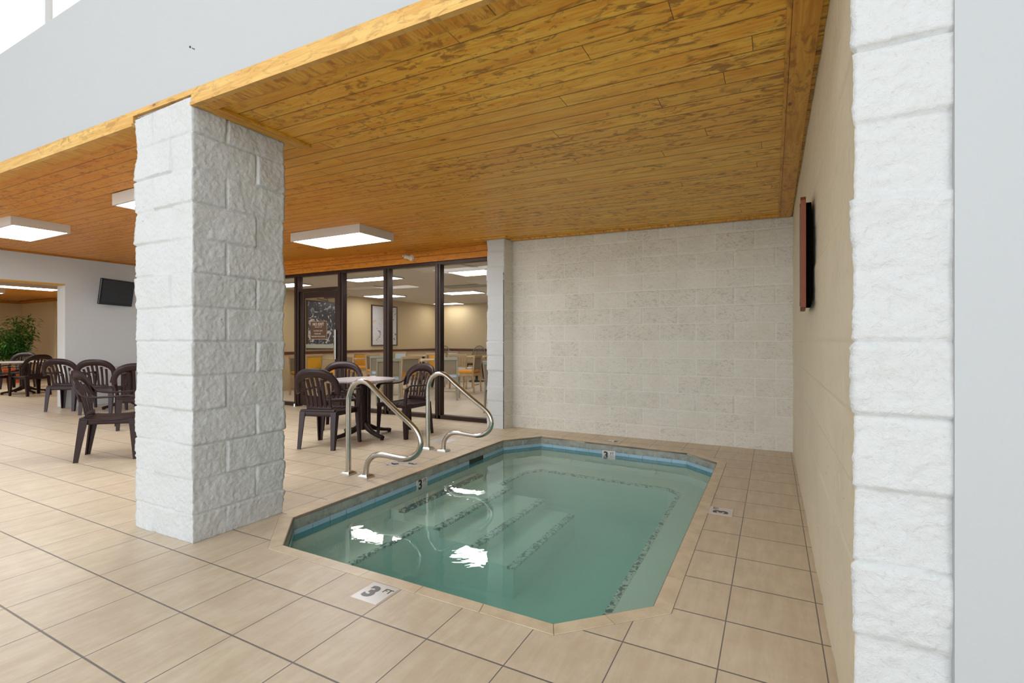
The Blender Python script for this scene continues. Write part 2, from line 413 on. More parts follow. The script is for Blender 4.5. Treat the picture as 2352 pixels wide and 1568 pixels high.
# ------------------------------------------------------------------ mesh helpers
class MB:
    def __init__(s): s.v = []; s.f = []; s.mi = []; s.sm = []
    def add(s, vs, fs, mi=0, smooth=False):
        o = len(s.v); s.v += [tuple(v) for v in vs]
        for f in fs:
            s.f.append([i + o for i in f]); s.mi.append(mi); s.sm.append(smooth)
        return s
    def box(s, a, b, mi=0, mat=None, bev=0.0):
        x0, y0, z0 = [min(p, q) for p, q in zip(a, b)]; x1, y1, z1 = [max(p, q) for p, q in zip(a, b)]
        if bev > 0:
            bm = bmesh.new(); bmesh.ops.create_cube(bm, size=1)
            for v in bm.verts:
                v.co = Vector(((x0 + x1) / 2 + v.co.x * (x1 - x0), (y0 + y1) / 2 + v.co.y * (y1 - y0), (z0 + z1) / 2 + v.co.z * (z1 - z0)))
            bmesh.ops.bevel(bm, geom=list(bm.edges), offset=bev, segments=2, profile=0.5, affect='EDGES')
            bm.verts.index_update()
            vs = [v.co.copy() for v in bm.verts]
            if mat: vs = [mat @ v for v in vs]
            s.add(vs, [[v.index for v in f.verts] for f in bm.faces], mi); bm.free(); return s
        vs = [Vector(p) for p in ((x0, y0, z0), (x1, y0, z0), (x1, y1, z0), (x0, y1, z0), (x0, y0, z1), (x1, y0, z1), (x1, y1, z1), (x0, y1, z1))]
        if mat: vs = [mat @ v for v in vs]
        return s.add(vs, [(0, 3, 2, 1), (4, 5, 6, 7), (0, 1, 5, 4), (1, 2, 6, 5), (2, 3, 7, 6), (3, 0, 4, 7)], mi)
    def hexa(s, lo, hi, mi=0):
        """lo, hi: four points each (counter-clockwise from above)"""
        return s.add(list(lo) + list(hi), [(0, 3, 2, 1), (4, 5, 6, 7), (0, 1, 5, 4), (1, 2, 6, 5), (2, 3, 7, 6), (3, 0, 4, 7)], mi)
    def prism(s, pts, z0, z1, mi=0):
        n = len(pts)
        vs = [(p[0], p[1], z0) for p in pts] + [(p[0], p[1], z1) for p in pts]
        fs = [list(range(n))[::-1], list(range(n, 2 * n))] + [(i, (i + 1) % n, n + (i + 1) % n, n + i) for i in range(n)]
        return s.add(vs, fs, mi)
    def cyl(s, c0, c1, r0, r1=None, seg=16, mi=0, smooth=True, caps=True):
        r1 = r0 if r1 is None else r1
        c0, c1 = Vector(c0), Vector(c1); d = (c1 - c0).normalized()
        a = d.orthogonal().normalized(); b = d.cross(a)
        vs = []
        for c, r in ((c0, r0), (c1, r1)):
            for i in range(seg):
                t = 2 * pi * i / seg; vs.append(c + a * (r * cos(t)) + b * (r * sin(t)))
        s.add(vs, [(i, (i + 1) % seg, seg + (i + 1) % seg, seg + i) for i in range(seg)], mi, smooth)
        if caps: s.add(vs, [list(range(seg))[::-1], list(range(seg, 2 * seg))], mi, False)
        return s
    def sweep(s, pts, wh, ref=(0, 0, 1), seg=10, mi=0, rnd=True, power=0.55, smooth=True, caps=True):
        """tube along pts; wh = (w, h) or a list; cross-section is a rounded rectangle (power<1) or an ellipse (power=1)"""
        pts = [Vector(p) for p in pts]; n = len(pts)
        if not isinstance(wh, list): wh = [wh] * n
        ref = Vector(ref); vs = []
        prev = None
        for i, p in enumerate(pts):
            t = (pts[min(i + 1, n - 1)] - pts[max(i - 1, 0)]).normalized()
            r = ref if not isinstance(ref, list) else ref[i]
            sd = t.cross(r)
            if sd.length < 1e-3: sd = prev if prev else t.orthogonal()
            sd.normalize()
            if prev and sd.dot(prev) < 0: sd = -sd
            prev = sd
            up = sd.cross(t).normalized()
            w, h = wh[i]
            for j in range(seg):
                a = 2 * pi * (j + 0.5) / seg; ca, sa = cos(a), sin(a)
                vs.append(p + sd * (w / 2 * math.copysign(abs(ca) ** power, ca)) + up * (h / 2 * math.copysign(abs(sa) ** power, sa)))
        fs = []
        for i in range(n - 1):
            for j in range(seg):
                fs.append((i * seg + j, i * seg + (j + 1) % seg, (i + 1) * seg + (j + 1) % seg, (i + 1) * seg + j))
        s.add(vs, fs, mi, smooth)
        if caps: s.add(vs, [list(range(seg))[::-1], list(range((n - 1) * seg, n * seg))], mi, False)
        return s
    def build(s, name, mats, parent=None, loc=None):
        me = bpy.data.meshes.new(name); me.from_pydata(s.v, [], s.f)
        if not isinstance(mats, (list, tuple)): mats = [mats]
        for m in mats: me.materials.append(m)
        me.polygons.foreach_set('material_index', s.mi)
        me.polygons.foreach_set('use_smooth', s.sm)
        bm = bmesh.new(); bm.from_mesh(me)
        bmesh.ops.recalc_face_normals(bm, faces=bm.faces); bm.to_mesh(me); bm.free()
        me.update()
        o = bpy.data.objects.new(name, me); COL.objects.link(o)
        if loc is not None: o.location = loc
        if parent is not None: o.parent = parent
        return o

def tag(o, label=None, cat=None, group=None, kind=None):
    if label: o['label'] = label
    if cat: o['category'] = cat
    if group: o['group'] = group
    if kind: o['kind'] = kind
    return o
def thing(name, label, cat, loc=(0, 0, 0), rot=0.0, group=None):
    o = bpy.data.objects.new(name, None); COL.objects.link(o)
    o.empty_display_size = 0.1
    o.location = loc; o.rotation_euler = (0, 0, rot)
    return tag(o, label, cat, group)
def struct(o): o['kind'] = 'structure'; return o
def copy_tree(o, parent=None):
    c = o.copy(); COL.objects.link(c)
    if parent is not None: c.parent = parent
    for ch in [x for x in bpy.data.objects if x.parent == o]:
        copy_tree(ch, c)
    return c
def copy_thing(o, loc, rot, label, group=None):
    kids = [x for x in bpy.data.objects if x.parent == o]
    c = o.copy(); COL.objects.link(c); c.location = loc; c.rotation_euler = (0, 0, rot); c['label'] = label
    if group: c['group'] = group
    for k in kids:
        copy_tree(k, c)
    return c
def smoothcurve(pts, n=6):
    """Catmull-Rom through pts"""
    P = [Vector(p) for p in pts]; P = [P[0] * 2 - P[1]] + P + [P[-1] * 2 - P[-2]]
    out = []
    for i in range(1, len(P) - 2):
        for k in range(n):
            t = k / n
            a, b, c, d = P[i - 1], P[i], P[i + 1], P[i + 2]
            out.append(0.5 * ((2 * b) + (c - a) * t + (2 * a - 5 * b + 4 * c - d) * t * t + (3 * b - a - 3 * c + d) * t ** 3))
    out.append(P[-2]); return out
def text_mesh(name, s, size, m, parent, loc, rot, ext=0.0008, offset=0.0, align='CENTER', sx=1.0):
    cu = bpy.data.curves.new(name, 'FONT'); cu.body = s; cu.size = size; cu.extrude = ext; cu.offset = offset
    cu.align_x = align; cu.align_y = 'CENTER'; cu.resolution_u = 3
    t = bpy.data.objects.new('t', cu); COL.objects.link(t)
    dg = bpy.context.evaluated_depsgraph_get(); dg.update()
    me = bpy.data.meshes.new_from_object(t.evaluated_get(dg))
    bpy.data.objects.remove(t); bpy.data.curves.remove(cu)
    me.materials.clear(); me.materials.append(m)
    o = bpy.data.objects.new(name, me); COL.objects.link(o)
    o.location = loc; o.rotation_euler = rot; o.scale = (sx, 1, 1)
    o.parent = parent
    return o

# numpy gradient-free value noise, for the rough block faces
def vnoise(u, v, seed):
    rs = np.random.RandomState(seed); tab = rs.rand(256, 256)
    iu = np.floor(u).astype(int); iv = np.floor(v).astype(int)
    fu = u - iu; fv = v - iv; fu = fu * fu * (3 - 2 * fu); fv = fv * fv * (3 - 2 * fv)
    g = lambda a, b: tab[a % 256, b % 256]
    return (g(iu, iv) * (1 - fu) + g(iu + 1, iv) * fu) * (1 - fv) + (g(iu, iv + 1) * (1 - fu) + g(iu + 1, iv + 1) * fu) * fv
def fbm(u, v, sc, octv, seed, ridge=False):
    r = 0; a = 1; tot = 0
    for k in range(octv):
        n = vnoise(u * sc * 2 ** k + 17.3 * k, v * sc * 2 ** k + 5.1 * k, seed + k)
        if ridge: n = 1 - abs(2 * n - 1)
        r = r + a * n; tot += a; a *= 0.5
    return r / tot - 0.5

COURSE = 0.2032
def block_face(s, z, joints, seed, bulge=0.012, rough=0.012, z0=-0.04, tooled=0.006):
    """outward displacement of a split-face block surface; joints(row) -> (period, offset) of the upright joints along s"""
    row = np.floor((z - z0) / COURSE).astype(int)
    zf = (z - z0) / COURSE - row
    per, off = joints(row)
    uu = (s - off) / per; cell = np.floor(uu).astype(int); uf = uu - cell
    dz = np.minimum(zf, 1 - zf) * COURSE; du = np.minimum(uf, 1 - uf) * per
    d = np.minimum(dz, du)
    env = np.clip((d - 0.002) / 0.010, 0, 1); env = 1 - (1 - env) ** 2
    rnd = lambda k: ((np.sin((row * 127.1 + cell * 311.7 + k * 74.7) * 1.0) * 43758.5453) % 1.0)
    tilt = (rnd(1) - 0.5) * (uf - 0.5) * 0.022 + (rnd(2) - 0.5) * (zf - 0.5) * 0.024
    big = fbm(s, z, 3.3, 2, seed + 4)
    out = env * (bulge * (0.05 + 0.9 * rnd(3)) + tilt * (bulge / .012) + 1.3 * bulge * big)
    out = out + (0.25 + 0.75 * env) * rough * (0.7 * fbm(s + row * 3.1, z, 14, 3, seed) + 0.62 * fbm(s + z * .4, z - .3 * s, 62, 2, seed + 9))
    return out - tooled * (d < 0.004) * 0.5

def wrap_wall(name, path, z1, ds, dz, joints, seed, mats, mi_of=None, closed=False, z0=0.0, amp_of=None, parent=None, bulge=.012, rough=.012, jz0=-0.04):
    """rough block surface along a plan path [(x,y)...]; outward = right of travel"""
    S = []; total = 0
    pts = [Vector((p[0], p[1])) for p in path]
    if closed: pts = pts + [pts[0]]
    for i in range(len(pts) - 1):
        a, b = pts[i], pts[i + 1]; L = (b - a).length; n = max(2, int(round(L / ds))); d = (b - a) / L
        nn = Vector((d.y, -d.x))
        for k in range(n + (1 if (i == len(pts) - 2 and not closed) else 0)):
            t = k / n
            nrm = nn.copy()
            if k == 0 and (i > 0 or closed):
                pv = (pts[i] - pts[i - 1]) if i > 0 else (pts[-1] - pts[-2])
                pv = pv.normalized(); nrm = nn + Vector((pv.y, -pv.x))
            S.append((a + d * (L * t), nrm, total + L * t, i))
        total += L
    nz = int(round((z1 - z0) / dz)); zs = np.linspace(z0, z1, nz + 1)
    s_arr = np.array([q[2] for q in S]); seg = np.array([q[3] for q in S])
    SS, ZZ = np.meshgrid(s_arr, zs)
    D = block_face(SS, ZZ, joints, seed, bulge, rough, jz0)
    if amp_of: D = D * np.array([amp_of(i) for i in seg])[None, :]
    V = []
    for j in range(nz + 1):
        for i, q in enumerate(S):
            V.append((q[0].x + q[1].x * D[j, i], q[0].y + q[1].y * D[j, i], zs[j]))
    m = len(S); Fs = []; MI = []
    for j in range(nz):
        for i in range(m if closed else m - 1):
            i2 = (i + 1) % m
            Fs.append((j * m + i, j * m + i2, (j + 1) * m + i2, (j + 1) * m + i)); MI.append(mi_of(seg[i]) if mi_of else 0)
    mb = MB(); mb.v = V; mb.f = Fs; mb.mi = MI; mb.sm = [True] * len(Fs)
    if closed:
        mb.f.append([nz * m + i for i in range(m)]); mb.mi.append(0); mb.sm.append(False)
        mb.f.append([i for i in range(m)][::-1]); mb.mi.append(0); mb.sm.append(False)
    return mb.build(name, mats, parent)

# ------------------------------------------------------------------ measured geometry
SOF = lambda x: 2.498 - 0.0145 * x        # underside of the timber trims
CEI = lambda x: SOF(x) + 0.02             # underside of the ceiling boards
XL, XR = -11.1, 0.19
YF, YG, YB = 1.66, 6.15, 6.03             # fascia, glazing and block wall planes

INN = [(-2.84, 2.245), (-2.505, 1.912), (-0.812, 1.908), (-0.473, 2.243), (-0.480, 5.178), (-0.800, 5.468), (-2.530, 5.568), (-2.832, 5.150)]
OUT = [(-2.935, 2.205), (-2.545, 1.838), (-0.778, 1.834), (-0.388, 2.218), (-0.395, 5.215), (-0.765, 5.550), (-2.565, 5.652), (-2.925, 5.185)]

# ------------------------------------------------------------------ floor
def build_floor():
    bm = bmesh.new()
    def loop(pts):
        vs = [bm.verts.new((x, y, 0)) for x, y in pts]
        return [bm.edges.new((vs[i], vs[(i + 1) % len(vs)])) for i in range(len(vs))]
    e = loop([(-22, -16.5), (4, -16.5), (4, YG + .06), (-22, YG + .06)]) + loop(OUT)
    bmesh.ops.triangle_fill(bm, edges=e, use_beauty=True)
    bmesh.ops.recalc_face_normals(bm, faces=bm.faces)
    for f in bm.faces:
        if f.normal.z < 0: f.normal_flip()
    me = bpy.data.meshes.new('floor'); bm.to_mesh(me); bm.free(); me.materials.append(M['floor'])
    o = bpy.data.objects.new('floor', me); COL.objects.link(o); struct(o)
build_floor()
struct(MB().box((-22, YG + .06, -0.05), (-13, 7.0, 0.0)).build('floor', M['dfloor']))
struct(MB().box((-13, YG + .06, -0.05), (2, 14.2, 0.0)).build('floor', M['dfloor']))

# ------------------------------------------------------------------ ceilings
def slab(x0, x1, y0, y1, fn, th, name, m):
    b = MB()
    b.hexa([(x0, y0, fn(x0)), (x1, y0, fn(x1)), (x1, y1, fn(x1)), (x0, y1, fn(x0))],
           [(x0, y0, fn(x0) + th), (x1, y0, fn(x1) + th), (x1, y1, fn(x1) + th), (x0, y1, fn(x0) + th)])
    return b.build(name, m)
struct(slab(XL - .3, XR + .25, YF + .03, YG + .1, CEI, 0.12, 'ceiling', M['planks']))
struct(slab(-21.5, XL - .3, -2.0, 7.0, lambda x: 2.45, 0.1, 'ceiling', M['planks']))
struct(slab(-12.5, 1.2, YG + .06, 14.2, lambda x: 2.40, 0.1, 'ceiling', M['dceil']))

# soffit board, fascia, trims
def strip(x0, x1, y0, y1, z0f, z1f, name, m):
    b = MB()
    b.hexa([(x0, y0, z0f(x0)), (x1, y0, z0f(x1)), (x1, y1, z0f(x1)), (x0, y1, z0f(x0))],
           [(x0, y0, z1f(x0)), (x1, y0, z1f(x1)), (x1, y1, z1f(x1)), (x0, y1, z1f(x0))])
    return struct(b.build(name, m))
PX0, PX1, PY0, PY1 = -3.600, -2.985, 1.675, 2.275        # pillar plan
strip(PX1 + .012, 0.22, YF, YF + .022, SOF, lambda x: SOF(x) + .098, 'trim_1', M['fascia'])       # fascia right of the pillar
strip(PX1 + .012, 0.22, YF - .008, YF, SOF, lambda x: SOF(x) + .020, 'trim_2', M['fascia'])       # lower lip
strip(-14.0, PX0 - .012, YF, YF + .022, SOF, lambda x: SOF(x) + .098, 'trim_3', M['fascia'])
strip(-14.0, PX0 - .012, YF - .008, YF, SOF, lambda x: SOF(x) + .020, 'trim_4', M['fascia'])
strip(PX0 - .012, PX1 + .012, YF, YF + .022, lambda x: SOF(x) + .066, lambda x: SOF(x) + .098, 'trim_5', M['fascia'])
strip(PX1 + .03, 0.20, YF + .022, YF + .095, SOF, lambda x: SOF(x) + .019, 'trim_6', M['trimY'])
strip(-14.0, PX0 - .03, YF + .022, YF + .095, SOF, lambda x: SOF(x) + .019, 'trim_7', M['trimY'])
strip(PX1 + .02, PX1 + .115, YF + .097, PY1 + .14, SOF, lambda x: SOF(x) + .019, 'trim_8', M['trimY'])  # batten beside the pillar
strip(0.07, 0.172, YF + .097, YB - .01, SOF, lambda x: SOF(x) + .019, 'trim_9', M['trimY'])        # batten along the right wall
strip(0.05, 0.068, YF + .097, YB - .01, lambda x: SOF(x) + .006, lambda x: SOF(x) + .019, 'trim_15', M['trimY'])
strip(-3.15, 0.06, YB - .11, YB - .03, SOF, lambda x: SOF(x) + .019, 'trim_10', M['trimY'])        # batten along the block wall
strip(-3.60, -3.10, 5.70, 5.78, SOF, lambda x: SOF(x) + .019, 'trim_11', M['trimY'])
strip(XL, XL + .10, 1.8, YG, SOF, lambda x: SOF(x) + .019, 'trim_12', M['header'])                 # along the left wall

# drywall above the fascia, and right of the block pier
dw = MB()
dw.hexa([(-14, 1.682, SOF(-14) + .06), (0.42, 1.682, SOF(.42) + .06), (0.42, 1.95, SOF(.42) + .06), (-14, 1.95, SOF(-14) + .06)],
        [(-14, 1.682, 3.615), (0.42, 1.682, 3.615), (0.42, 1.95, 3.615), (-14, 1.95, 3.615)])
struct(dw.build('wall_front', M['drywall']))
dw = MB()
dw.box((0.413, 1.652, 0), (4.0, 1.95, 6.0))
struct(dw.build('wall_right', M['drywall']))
# small nail hole and scuff on the drywall
tag(MB().cyl((-3.02, 1.683, 2.905), (-3.02, 1.678, 2.905), 0.006, seg=10).sweep([(-3.0, 1.680, 2.893), (-2.975, 1.679, 2.880)], (.004, .004)).build('wall_hook', M['black']),
    'tiny dark nail and scuff on the white wall above the timber fascia', 'nail')

# the pool hall around the camera
struct(MB().box((-14.3, -16.5, 6.2), (4.3, 1.95, 6.35)).build('ceiling', M['hallwhite']))
struct(MB().box((4.0, -16.5, 0), (4.3, 1.95, 6.2)).build('wall_right', M['hallwhite']))
struct(MB().box((-14.3, -16.5, 0), (-14.0, -2.1, 6.2)).box((-14.3, -2.1, 2.7), (-14.0, 1.95, 6.2)).build('wall_left', M['hallwhite']))
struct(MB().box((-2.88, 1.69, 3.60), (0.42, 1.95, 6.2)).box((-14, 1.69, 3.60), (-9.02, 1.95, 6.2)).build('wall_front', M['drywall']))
# clerestory window over the drywall
wf = MB()
wf.box((-9.0, 1.72, 3.615), (-2.9, 1.95, 3.640))
for x in (-4.39, -2.95, -5.6, -6.8):
    wf.box((x - .022, 1.90, 3.64), (x + .022, 1.95, 5.6))
w1 = struct(wf.build('window_1', M['hallwhite']))
gl = MB().box((-9, 1.93, 3.64), (-2.9, 1.936, 5.6)).build('pane', M['glass'], w1)
rf = thing('roof_rafter_frame', 'white timber frame seen outside the high clerestory window', 'frame')
for i, x in enumerate((-4.95, -4.55)):
    MB().box((x - .05, 2.5, 3.4), (x + .05, 2.6, 6.5)).build('post', M['whiteplastic'], rf)
for z in (4.05, 4.75):
    MB().box((-6.2, 2.52, z), (-4.5, 2.58, z + .06)).build('rail', M['whiteplastic'], rf)

# ------------------------------------------------------------------ block pillar, walls
def jn_pillar(row):
    odd = (row % 2 == 0)
    return np.where(odd, 0.6096, 0.6096) * 1.0, np.where(odd, 0.205, 0.41)
def wall_joint(off):
    return lambda row: (np.full(np.shape(row), 0.4064), np.where(row % 2 == 0, off, off + 0.2032))
# travel so that outward is on the right-hand side: clockwise seen from above is inward, so go counter-clockwise
pil = wrap_wall('block_pillar', [(PX0, PY0), (PX1, PY0), (PX1, PY1), (PX0, PY1)], SOF(-3.3) + .055, 0.0072, 0.0072,
                lambda row: (np.full(np.shape(row), 0.6096), np.where(row % 2 == 0, 0.205, 0.405)), 5, [M['block']], closed=True, bulge=.011, rough=.012)
tag(pil, 'freestanding square white pillar of split-face block beside the pool', 'pillar')

bw = wrap_wall('wall_back', [(-3.20, YB), (XR + .02, YB)], SOF(-1.5) + .04, 0.013, 0.0125, wall_joint(-0.02), 21, [M['block_far']], bulge=.006, rough=.010)
struct(bw)
struct(MB().box((-3.4, YB + .03, 0), (0.45, YB + .10, 2.6)).build('wall_back', M['block_far']))
# pilaster between the glazing and the block wall
plr = wrap_wall('wall_pilaster', [(-3.450, 6.12), (-3.450, 5.82), (-3.190, 5.82), (-3.165, 6.05)], SOF(-3.3) + .01, 0.012, 0.0125,
                lambda row: (np.full(np.shape(row), 5.0), np.full(np.shape(row), -1.0)), 31, [M['block'], M['block_far']], mi_of=lambda i: 1 if i == 2 else 0,
                amp_of=lambda i: 0.35 if i == 2 else 1.0, bulge=.010, rough=.008)
struct(plr)
struct(MB().box((-3.202, 5.812, 0.0), (-3.192, 5.822, 2.1)).build('trim_13', M['frame_dark']))
# right wall: cream side, then its rough end facing the hall
rw = wrap_wall('wall_right', [(XR, YB + .02), (XR + .012, 1.672), (0.43, 1.672)][::1], 2.62, 0.010, 0.0085,
               lambda row: (np.full(np.shape(row), 50.0), np.full(np.shape(row), -10.0)), 41, [M['block_side'], M['block']],
               mi_of=lambda i: i, amp_of=lambda i: 0.42 if i == 0 else 1.0, bulge=.012, rough=.012)
struct(rw)
struct(MB().box((XR + .045, 1.70, 0), (0.46, 6.2, 2.62)).build('wall_right', M['block_side']))

# left wall with the wide opening
lw = MB()
lw.box((XL - .3, 4.05, 0), (XL, YG + .3, 2.70))
lw.box((XL - .3, 1.9, 2.19), (XL, 4.05, 2.70))
lw.box((XL - .3, -3.0, 0), (XL, 1.9, 2.70))
struct(lw.build('wall_left', M['leftwall']))
struct(MB().box((XL - .30, 1.9, 2.165), (XL + .004, 4.05, 2.19)).build('trim_14', M['fascia']))
# room beyond
struct(MB().box((-21.6, -2, 0), (-21.4, 7, 2.5)).build('wall_left', M['creamwall']))
fw_ = MB().box((-21.4, 6.7, 0), (XL - .3, 6.85, 2.5))
for x in (-19.0, -17.8, -16.6, -15.4):
    fw_.box((x - .01, 6.69, 0), (x + .01, 6.7, 2.45))
struct(fw_.build('wall_back', M['creamwall']))
struct(MB().box((-21.4, -2, 2.36), (-21.36, 6.7, 2.42)).box((-21.4, 6.64, 2.36), (XL - .3, 6.69, 2.42)).build('trim_16', M['header']))
struct(MB().box((-21.5, -2.1, 0), (XL - .3, -2, 2.5)).build('wall_front', M['creamwall']))
struct(MB().box((-21.39, -2, 0), (-21.36, 6.7, 0.10)).box((-21.4, 6.66, 0), (XL - .3, 6.69, 0.10)).build('baseboard_left', M['maple']))

# dining room shell
struct(MB().box((-10.35, YG + .05, 0), (-10.2, 13.9, 2.42)).build('wall_left', M['tan']))
struct(MB().box((-10.3, 13.7, 0), (1.0, 13.85, 2.42)).build('wall_back', M['tan']))
struct(MB().box((0.5, 6.2, 0), (0.65, 13.8, 2.42)).build('wall_right', M['tan']))
struct(MB().box((-3.3, 6.25, 0), (0.5, 6.35, 2.42)).build('wall_front', M['tan']))
struct(MB().box((-10.2, YG + .1, .86), (-10.17, 13.7, .92)).box((-10.2, 13.67, .84), (0.5, 13.7, .92)).build('trim_17', M['rail']))
struct(MB().box((-11.4, YG - .04, 0), (-8.6, YG + .05, 2.7)).build('wall_back', M['leftwall']))

# header boards above the glazing
hb = MB()
hb.hexa([(XL, YG - .07, 2.385), (-3.45, YG - .07, 2.385), (-3.45, YG + .09, 2.385), (XL, YG + .09, 2.385)],
        [(XL, YG - .07, CEI(XL)), (-3.45, YG - .07, CEI(-3.45)), (-3.45, YG + .09, CEI(-3.45)), (XL, YG + .09, CEI(XL))])
hb.box((XL, YG - .085, 2.47), (-3.45, YG - .07, 2.53))
struct(hb.build('wall_back_header', M['header']))

# ------------------------------------------------------------------ glazed front
sf = thing('glazed_storefront', 'dark bronze framed glass screen wall in front of the dining room', 'glass wall')
def bar(x0, x1, z0, z1, name, y0=-.05, y1=.05, m='bronze', par=sf):
    b = MB().box((x0, YG + y0, z0), (x1, YG + y1, z1), bev=0.004)
    b.box((x0 + .3 * (x1 - x0), YG + y0 - .012, z0), (x0 + .62 * (x1 - x0), YG + y0 + .002, z1)) if name == 'mullion' else None
    return b.build(name, M[m], par)
bar(-8.6, -3.45, 2.335, 2.385, 'top_rail')
bar(-8.6, -7.66, 0.0, 0.06, 'bottom_rail'); bar(-6.48, -3.45, 0.0, 0.06, 'bottom_rail')
for x0, x1 in ((-7.70, -7.59), (-6.60, -6.485), (-5.575, -5.462), (-4.545, -4.445), (-8.6, -8.52)):
    bar(x0, x1, 0.0, 2.345, 'mullion')
bar(-7.59, -6.60, 2.06, 2.115, 'transom')
for x0, x1, z0, z1 in ((-8.52, -7.70, .06, 2.335), (-7.59, -6.60, 2.115, 2.335), (-6.485, -5.575, .06, 2.335), (-5.462, -4.545, .06, 2.335), (-4.445, -3.45, .06, 2.335)):
    MB().box((x0, YG - .003, z0), (x1, YG + .003, z1)).build('pane', M['glass'], sf)
door = thing('door_1', None, None, (-7.58, YG, 0)); door['kind'] = 'structure'
def dbar(x0, x1, z0, z1, name, m='bronze', y0=-.022, y1=.022, par=None):
    return MB().box((x0, y0, z0), (x1, y1, z1), bev=0.003).build(name, M[m], par or door)
dbar(0.0, .09, .02, 2.05, 'door_stile'); dbar(.88, .97, .02, 2.05, 'door_stile')
dbar(.09, .88, 1.95, 2.05, 'door_rail'); dbar(.09, .88, .02, .20, 'door_rail')
MB().box((.09, -.003, .2), (.88, .003, 1.95)).build('pane', M['glass'], door)
pb = dbar(.06, .90, 1.05, 1.12, 'push_bar', 'maple_grey', .03, .07)
dh = MB().box((.90, -.07, .86), (.945, -.05, 1.38), bev=.006).box((.90, -.05, .90), (.945, -.02, .94)).box((.90, -.05, 1.30), (.945, -.02, 1.34)).build('door_handle', M['chrome'], door)
MB().box((.55, .03, 1.93), (.85, .08, 1.98)).sweep([(.6, .06, 1.93), (.45, .22, 1.90), (.30, .10, 1.94)], (.015, .015)).build('door_closer', M['frame_dark'], door)
sg = thing('door_sign', 'small brown sign with cream lettering on the glass door', 'sign', (-7.108, YG - .004, 1.368))
MB().box((-.205, -.012, -.158), (.205, -.002, .158)).build('sign_panel', M['sign'], sg)
MB().box((-.209, -.0125, -.162), (.209, -.0115, -.158)).box((.205, -.0125, -.158), (.209, -.0115, .158)).box((-.209, -.0125, .158), (.209, -.0115, .162)).build('border', M['signtext'], sg)
R_ = (pi / 2, 0, 0)
text_mesh('lettering', 'NO EXIT', .072, M['signtext'], sg, (-.005, -.0135, .105), R_, offset=.0012)
text_mesh('lettering', 'EMERGENCY ONLY', .022, M['signtext'], sg, (0, -.0135, .057), R_)
text_mesh('lettering', 'TO POOL DECK', .032, M['signtext'], sg, (-.01, -.0135, -.012), R_)
text_mesh('lettering', 'PLEASE USE', .032, M['signtext'], sg, (-.02, -.0135, -.062), R_)
text_mesh('lettering', 'HALLWAY POOL DOOR', .032, M['signtext'], sg, (-.005, -.0135, -.110), R_)

# ------------------------------------------------------------------ the pool
pool = thing('spa_pool', 'sunken octagonal tiled spa pool with beige coping', 'pool')
def inset(poly, d):
    """move a CCW polygon's edges inwards by d"""
    n = len(poly); out = []
    L = []
    for i in range(n):
        a = Vector(poly[i]); b = Vector(poly[(i + 1) % n]); t = (b - a).normalized(); nn = Vector((-t.y, t.x))
        L.append((a + nn * d, t))
    for i in range(n):
        p, t = L[i - 1]; q, u = L[i]
        cr = t.x * u.y - t.y * u.x; w = q - p
        s_ = (w.x * u.y - w.y * u.x) / cr
        out.append((p.x + t.x * s_, p.y + t.y * s_))
    return out
# coping: tile by tile
cp = MB()
for i in range(8):
    a, b = Vector(INN[i]), Vector(INN[(i + 1) % 8]); c, d = Vector(OUT[i]), Vector(OUT[(i + 1) % 8])
    n = max(1, int(round((b - a).length / 0.315)))
    for k in range(n):
        t0, t1 = k / n, (k + 1) / n; L = (b - a).length; g = 0.0014 / L
        t0 += g; t1 -= g
        p0, p1, q0, q1 = a.lerp(b, t0), a.lerp(b, t1), c.lerp(d, t0), c.lerp(d, t1)
        q0 = q0.lerp(p0, .03); q1 = q1.lerp(p1, .03)
        lo = [(q0.x, q0.y, -.02), (q1.x, q1.y, -.02), (p1.x, p1.y, -.02), (p0.x, p0.y, -.02)]
        hi = [(q0.x, q0.y, .003), (q1.x, q1.y, .003), (p1.x, p1.y, .003), (p0.x, p0.y, .003)]
        r = .006
        e0, e1 = p0.lerp(q0, r / .09), p1.lerp(q1, r / .09)
        cp.add([(q0.x, q0.y, .003), (q1.x, q1.y, .003), (e1.x, e1.y, .003), (e0.x, e0.y, .003), (p0.x, p0.y, -.003), (p1.x, p1.y, -.003), (p1.x, p1.y, -.02), (p0.x, p0.y, -.02), (q0.x, q0.y, -.02), (q1.x, q1.y, -.02)],
               [(0, 1, 2, 3), (3, 2, 5, 4), (4, 5, 6, 7), (0, 3, 4, 7, 8), (1, 9, 6, 5, 2), (0, 8, 9, 1)])
cp.build('coping', M['coping'], pool)
gr = MB()
for i in range(8):
    a, b, c, d = INN[i], INN[(i + 1) % 8], OUT[i], OUT[(i + 1) % 8]
    gr.add([(*c, .0005), (*d, .0005), (*b, .0005), (*a, .0005), (*a, -.022), (*b, -.022)], [(0, 1, 2, 3), (3, 2, 5, 4)])
gr.build('coping_grout', plain('grey_grout', (140, 128, 118), 0.8), pool)
def ring(poly_top, z_top, poly_bot, z_bot, name, m, tile=None, gap=0.0015):
    b = MB()
    for i in range(8):
        a, c = Vector(poly_top[i]), Vector(poly_top[(i + 1) % 8]); e, f = Vector(poly_bot[i]), Vector(poly_bot[(i + 1) % 8])
        L = (c - a).length; n = 1 if not tile else max(1, int(round(L / tile)))
        for k in range(n):
            g = gap / L if tile else 0
            t0, t1 = k / n + g, (k + 1) / n - g
            p0, p1, q0, q1 = a.lerp(c, t0), a.lerp(c, t1), e.lerp(f, t0), e.lerp(f, t1)
            b.add([(p0.x, p0.y, z_top), (p1.x, p1.y, z_top), (q1.x, q1.y, z_bot), (q0.x, q0.y, z_bot)], [(0, 1, 2, 3)])
    return b.build(name, m, pool)
IN1 = inset(INN, .001); INW = inset(INN, -.004)
ring(IN1, -.018, IN1, -.084, 'edge_tile', M['nosing'], .315, .0022)
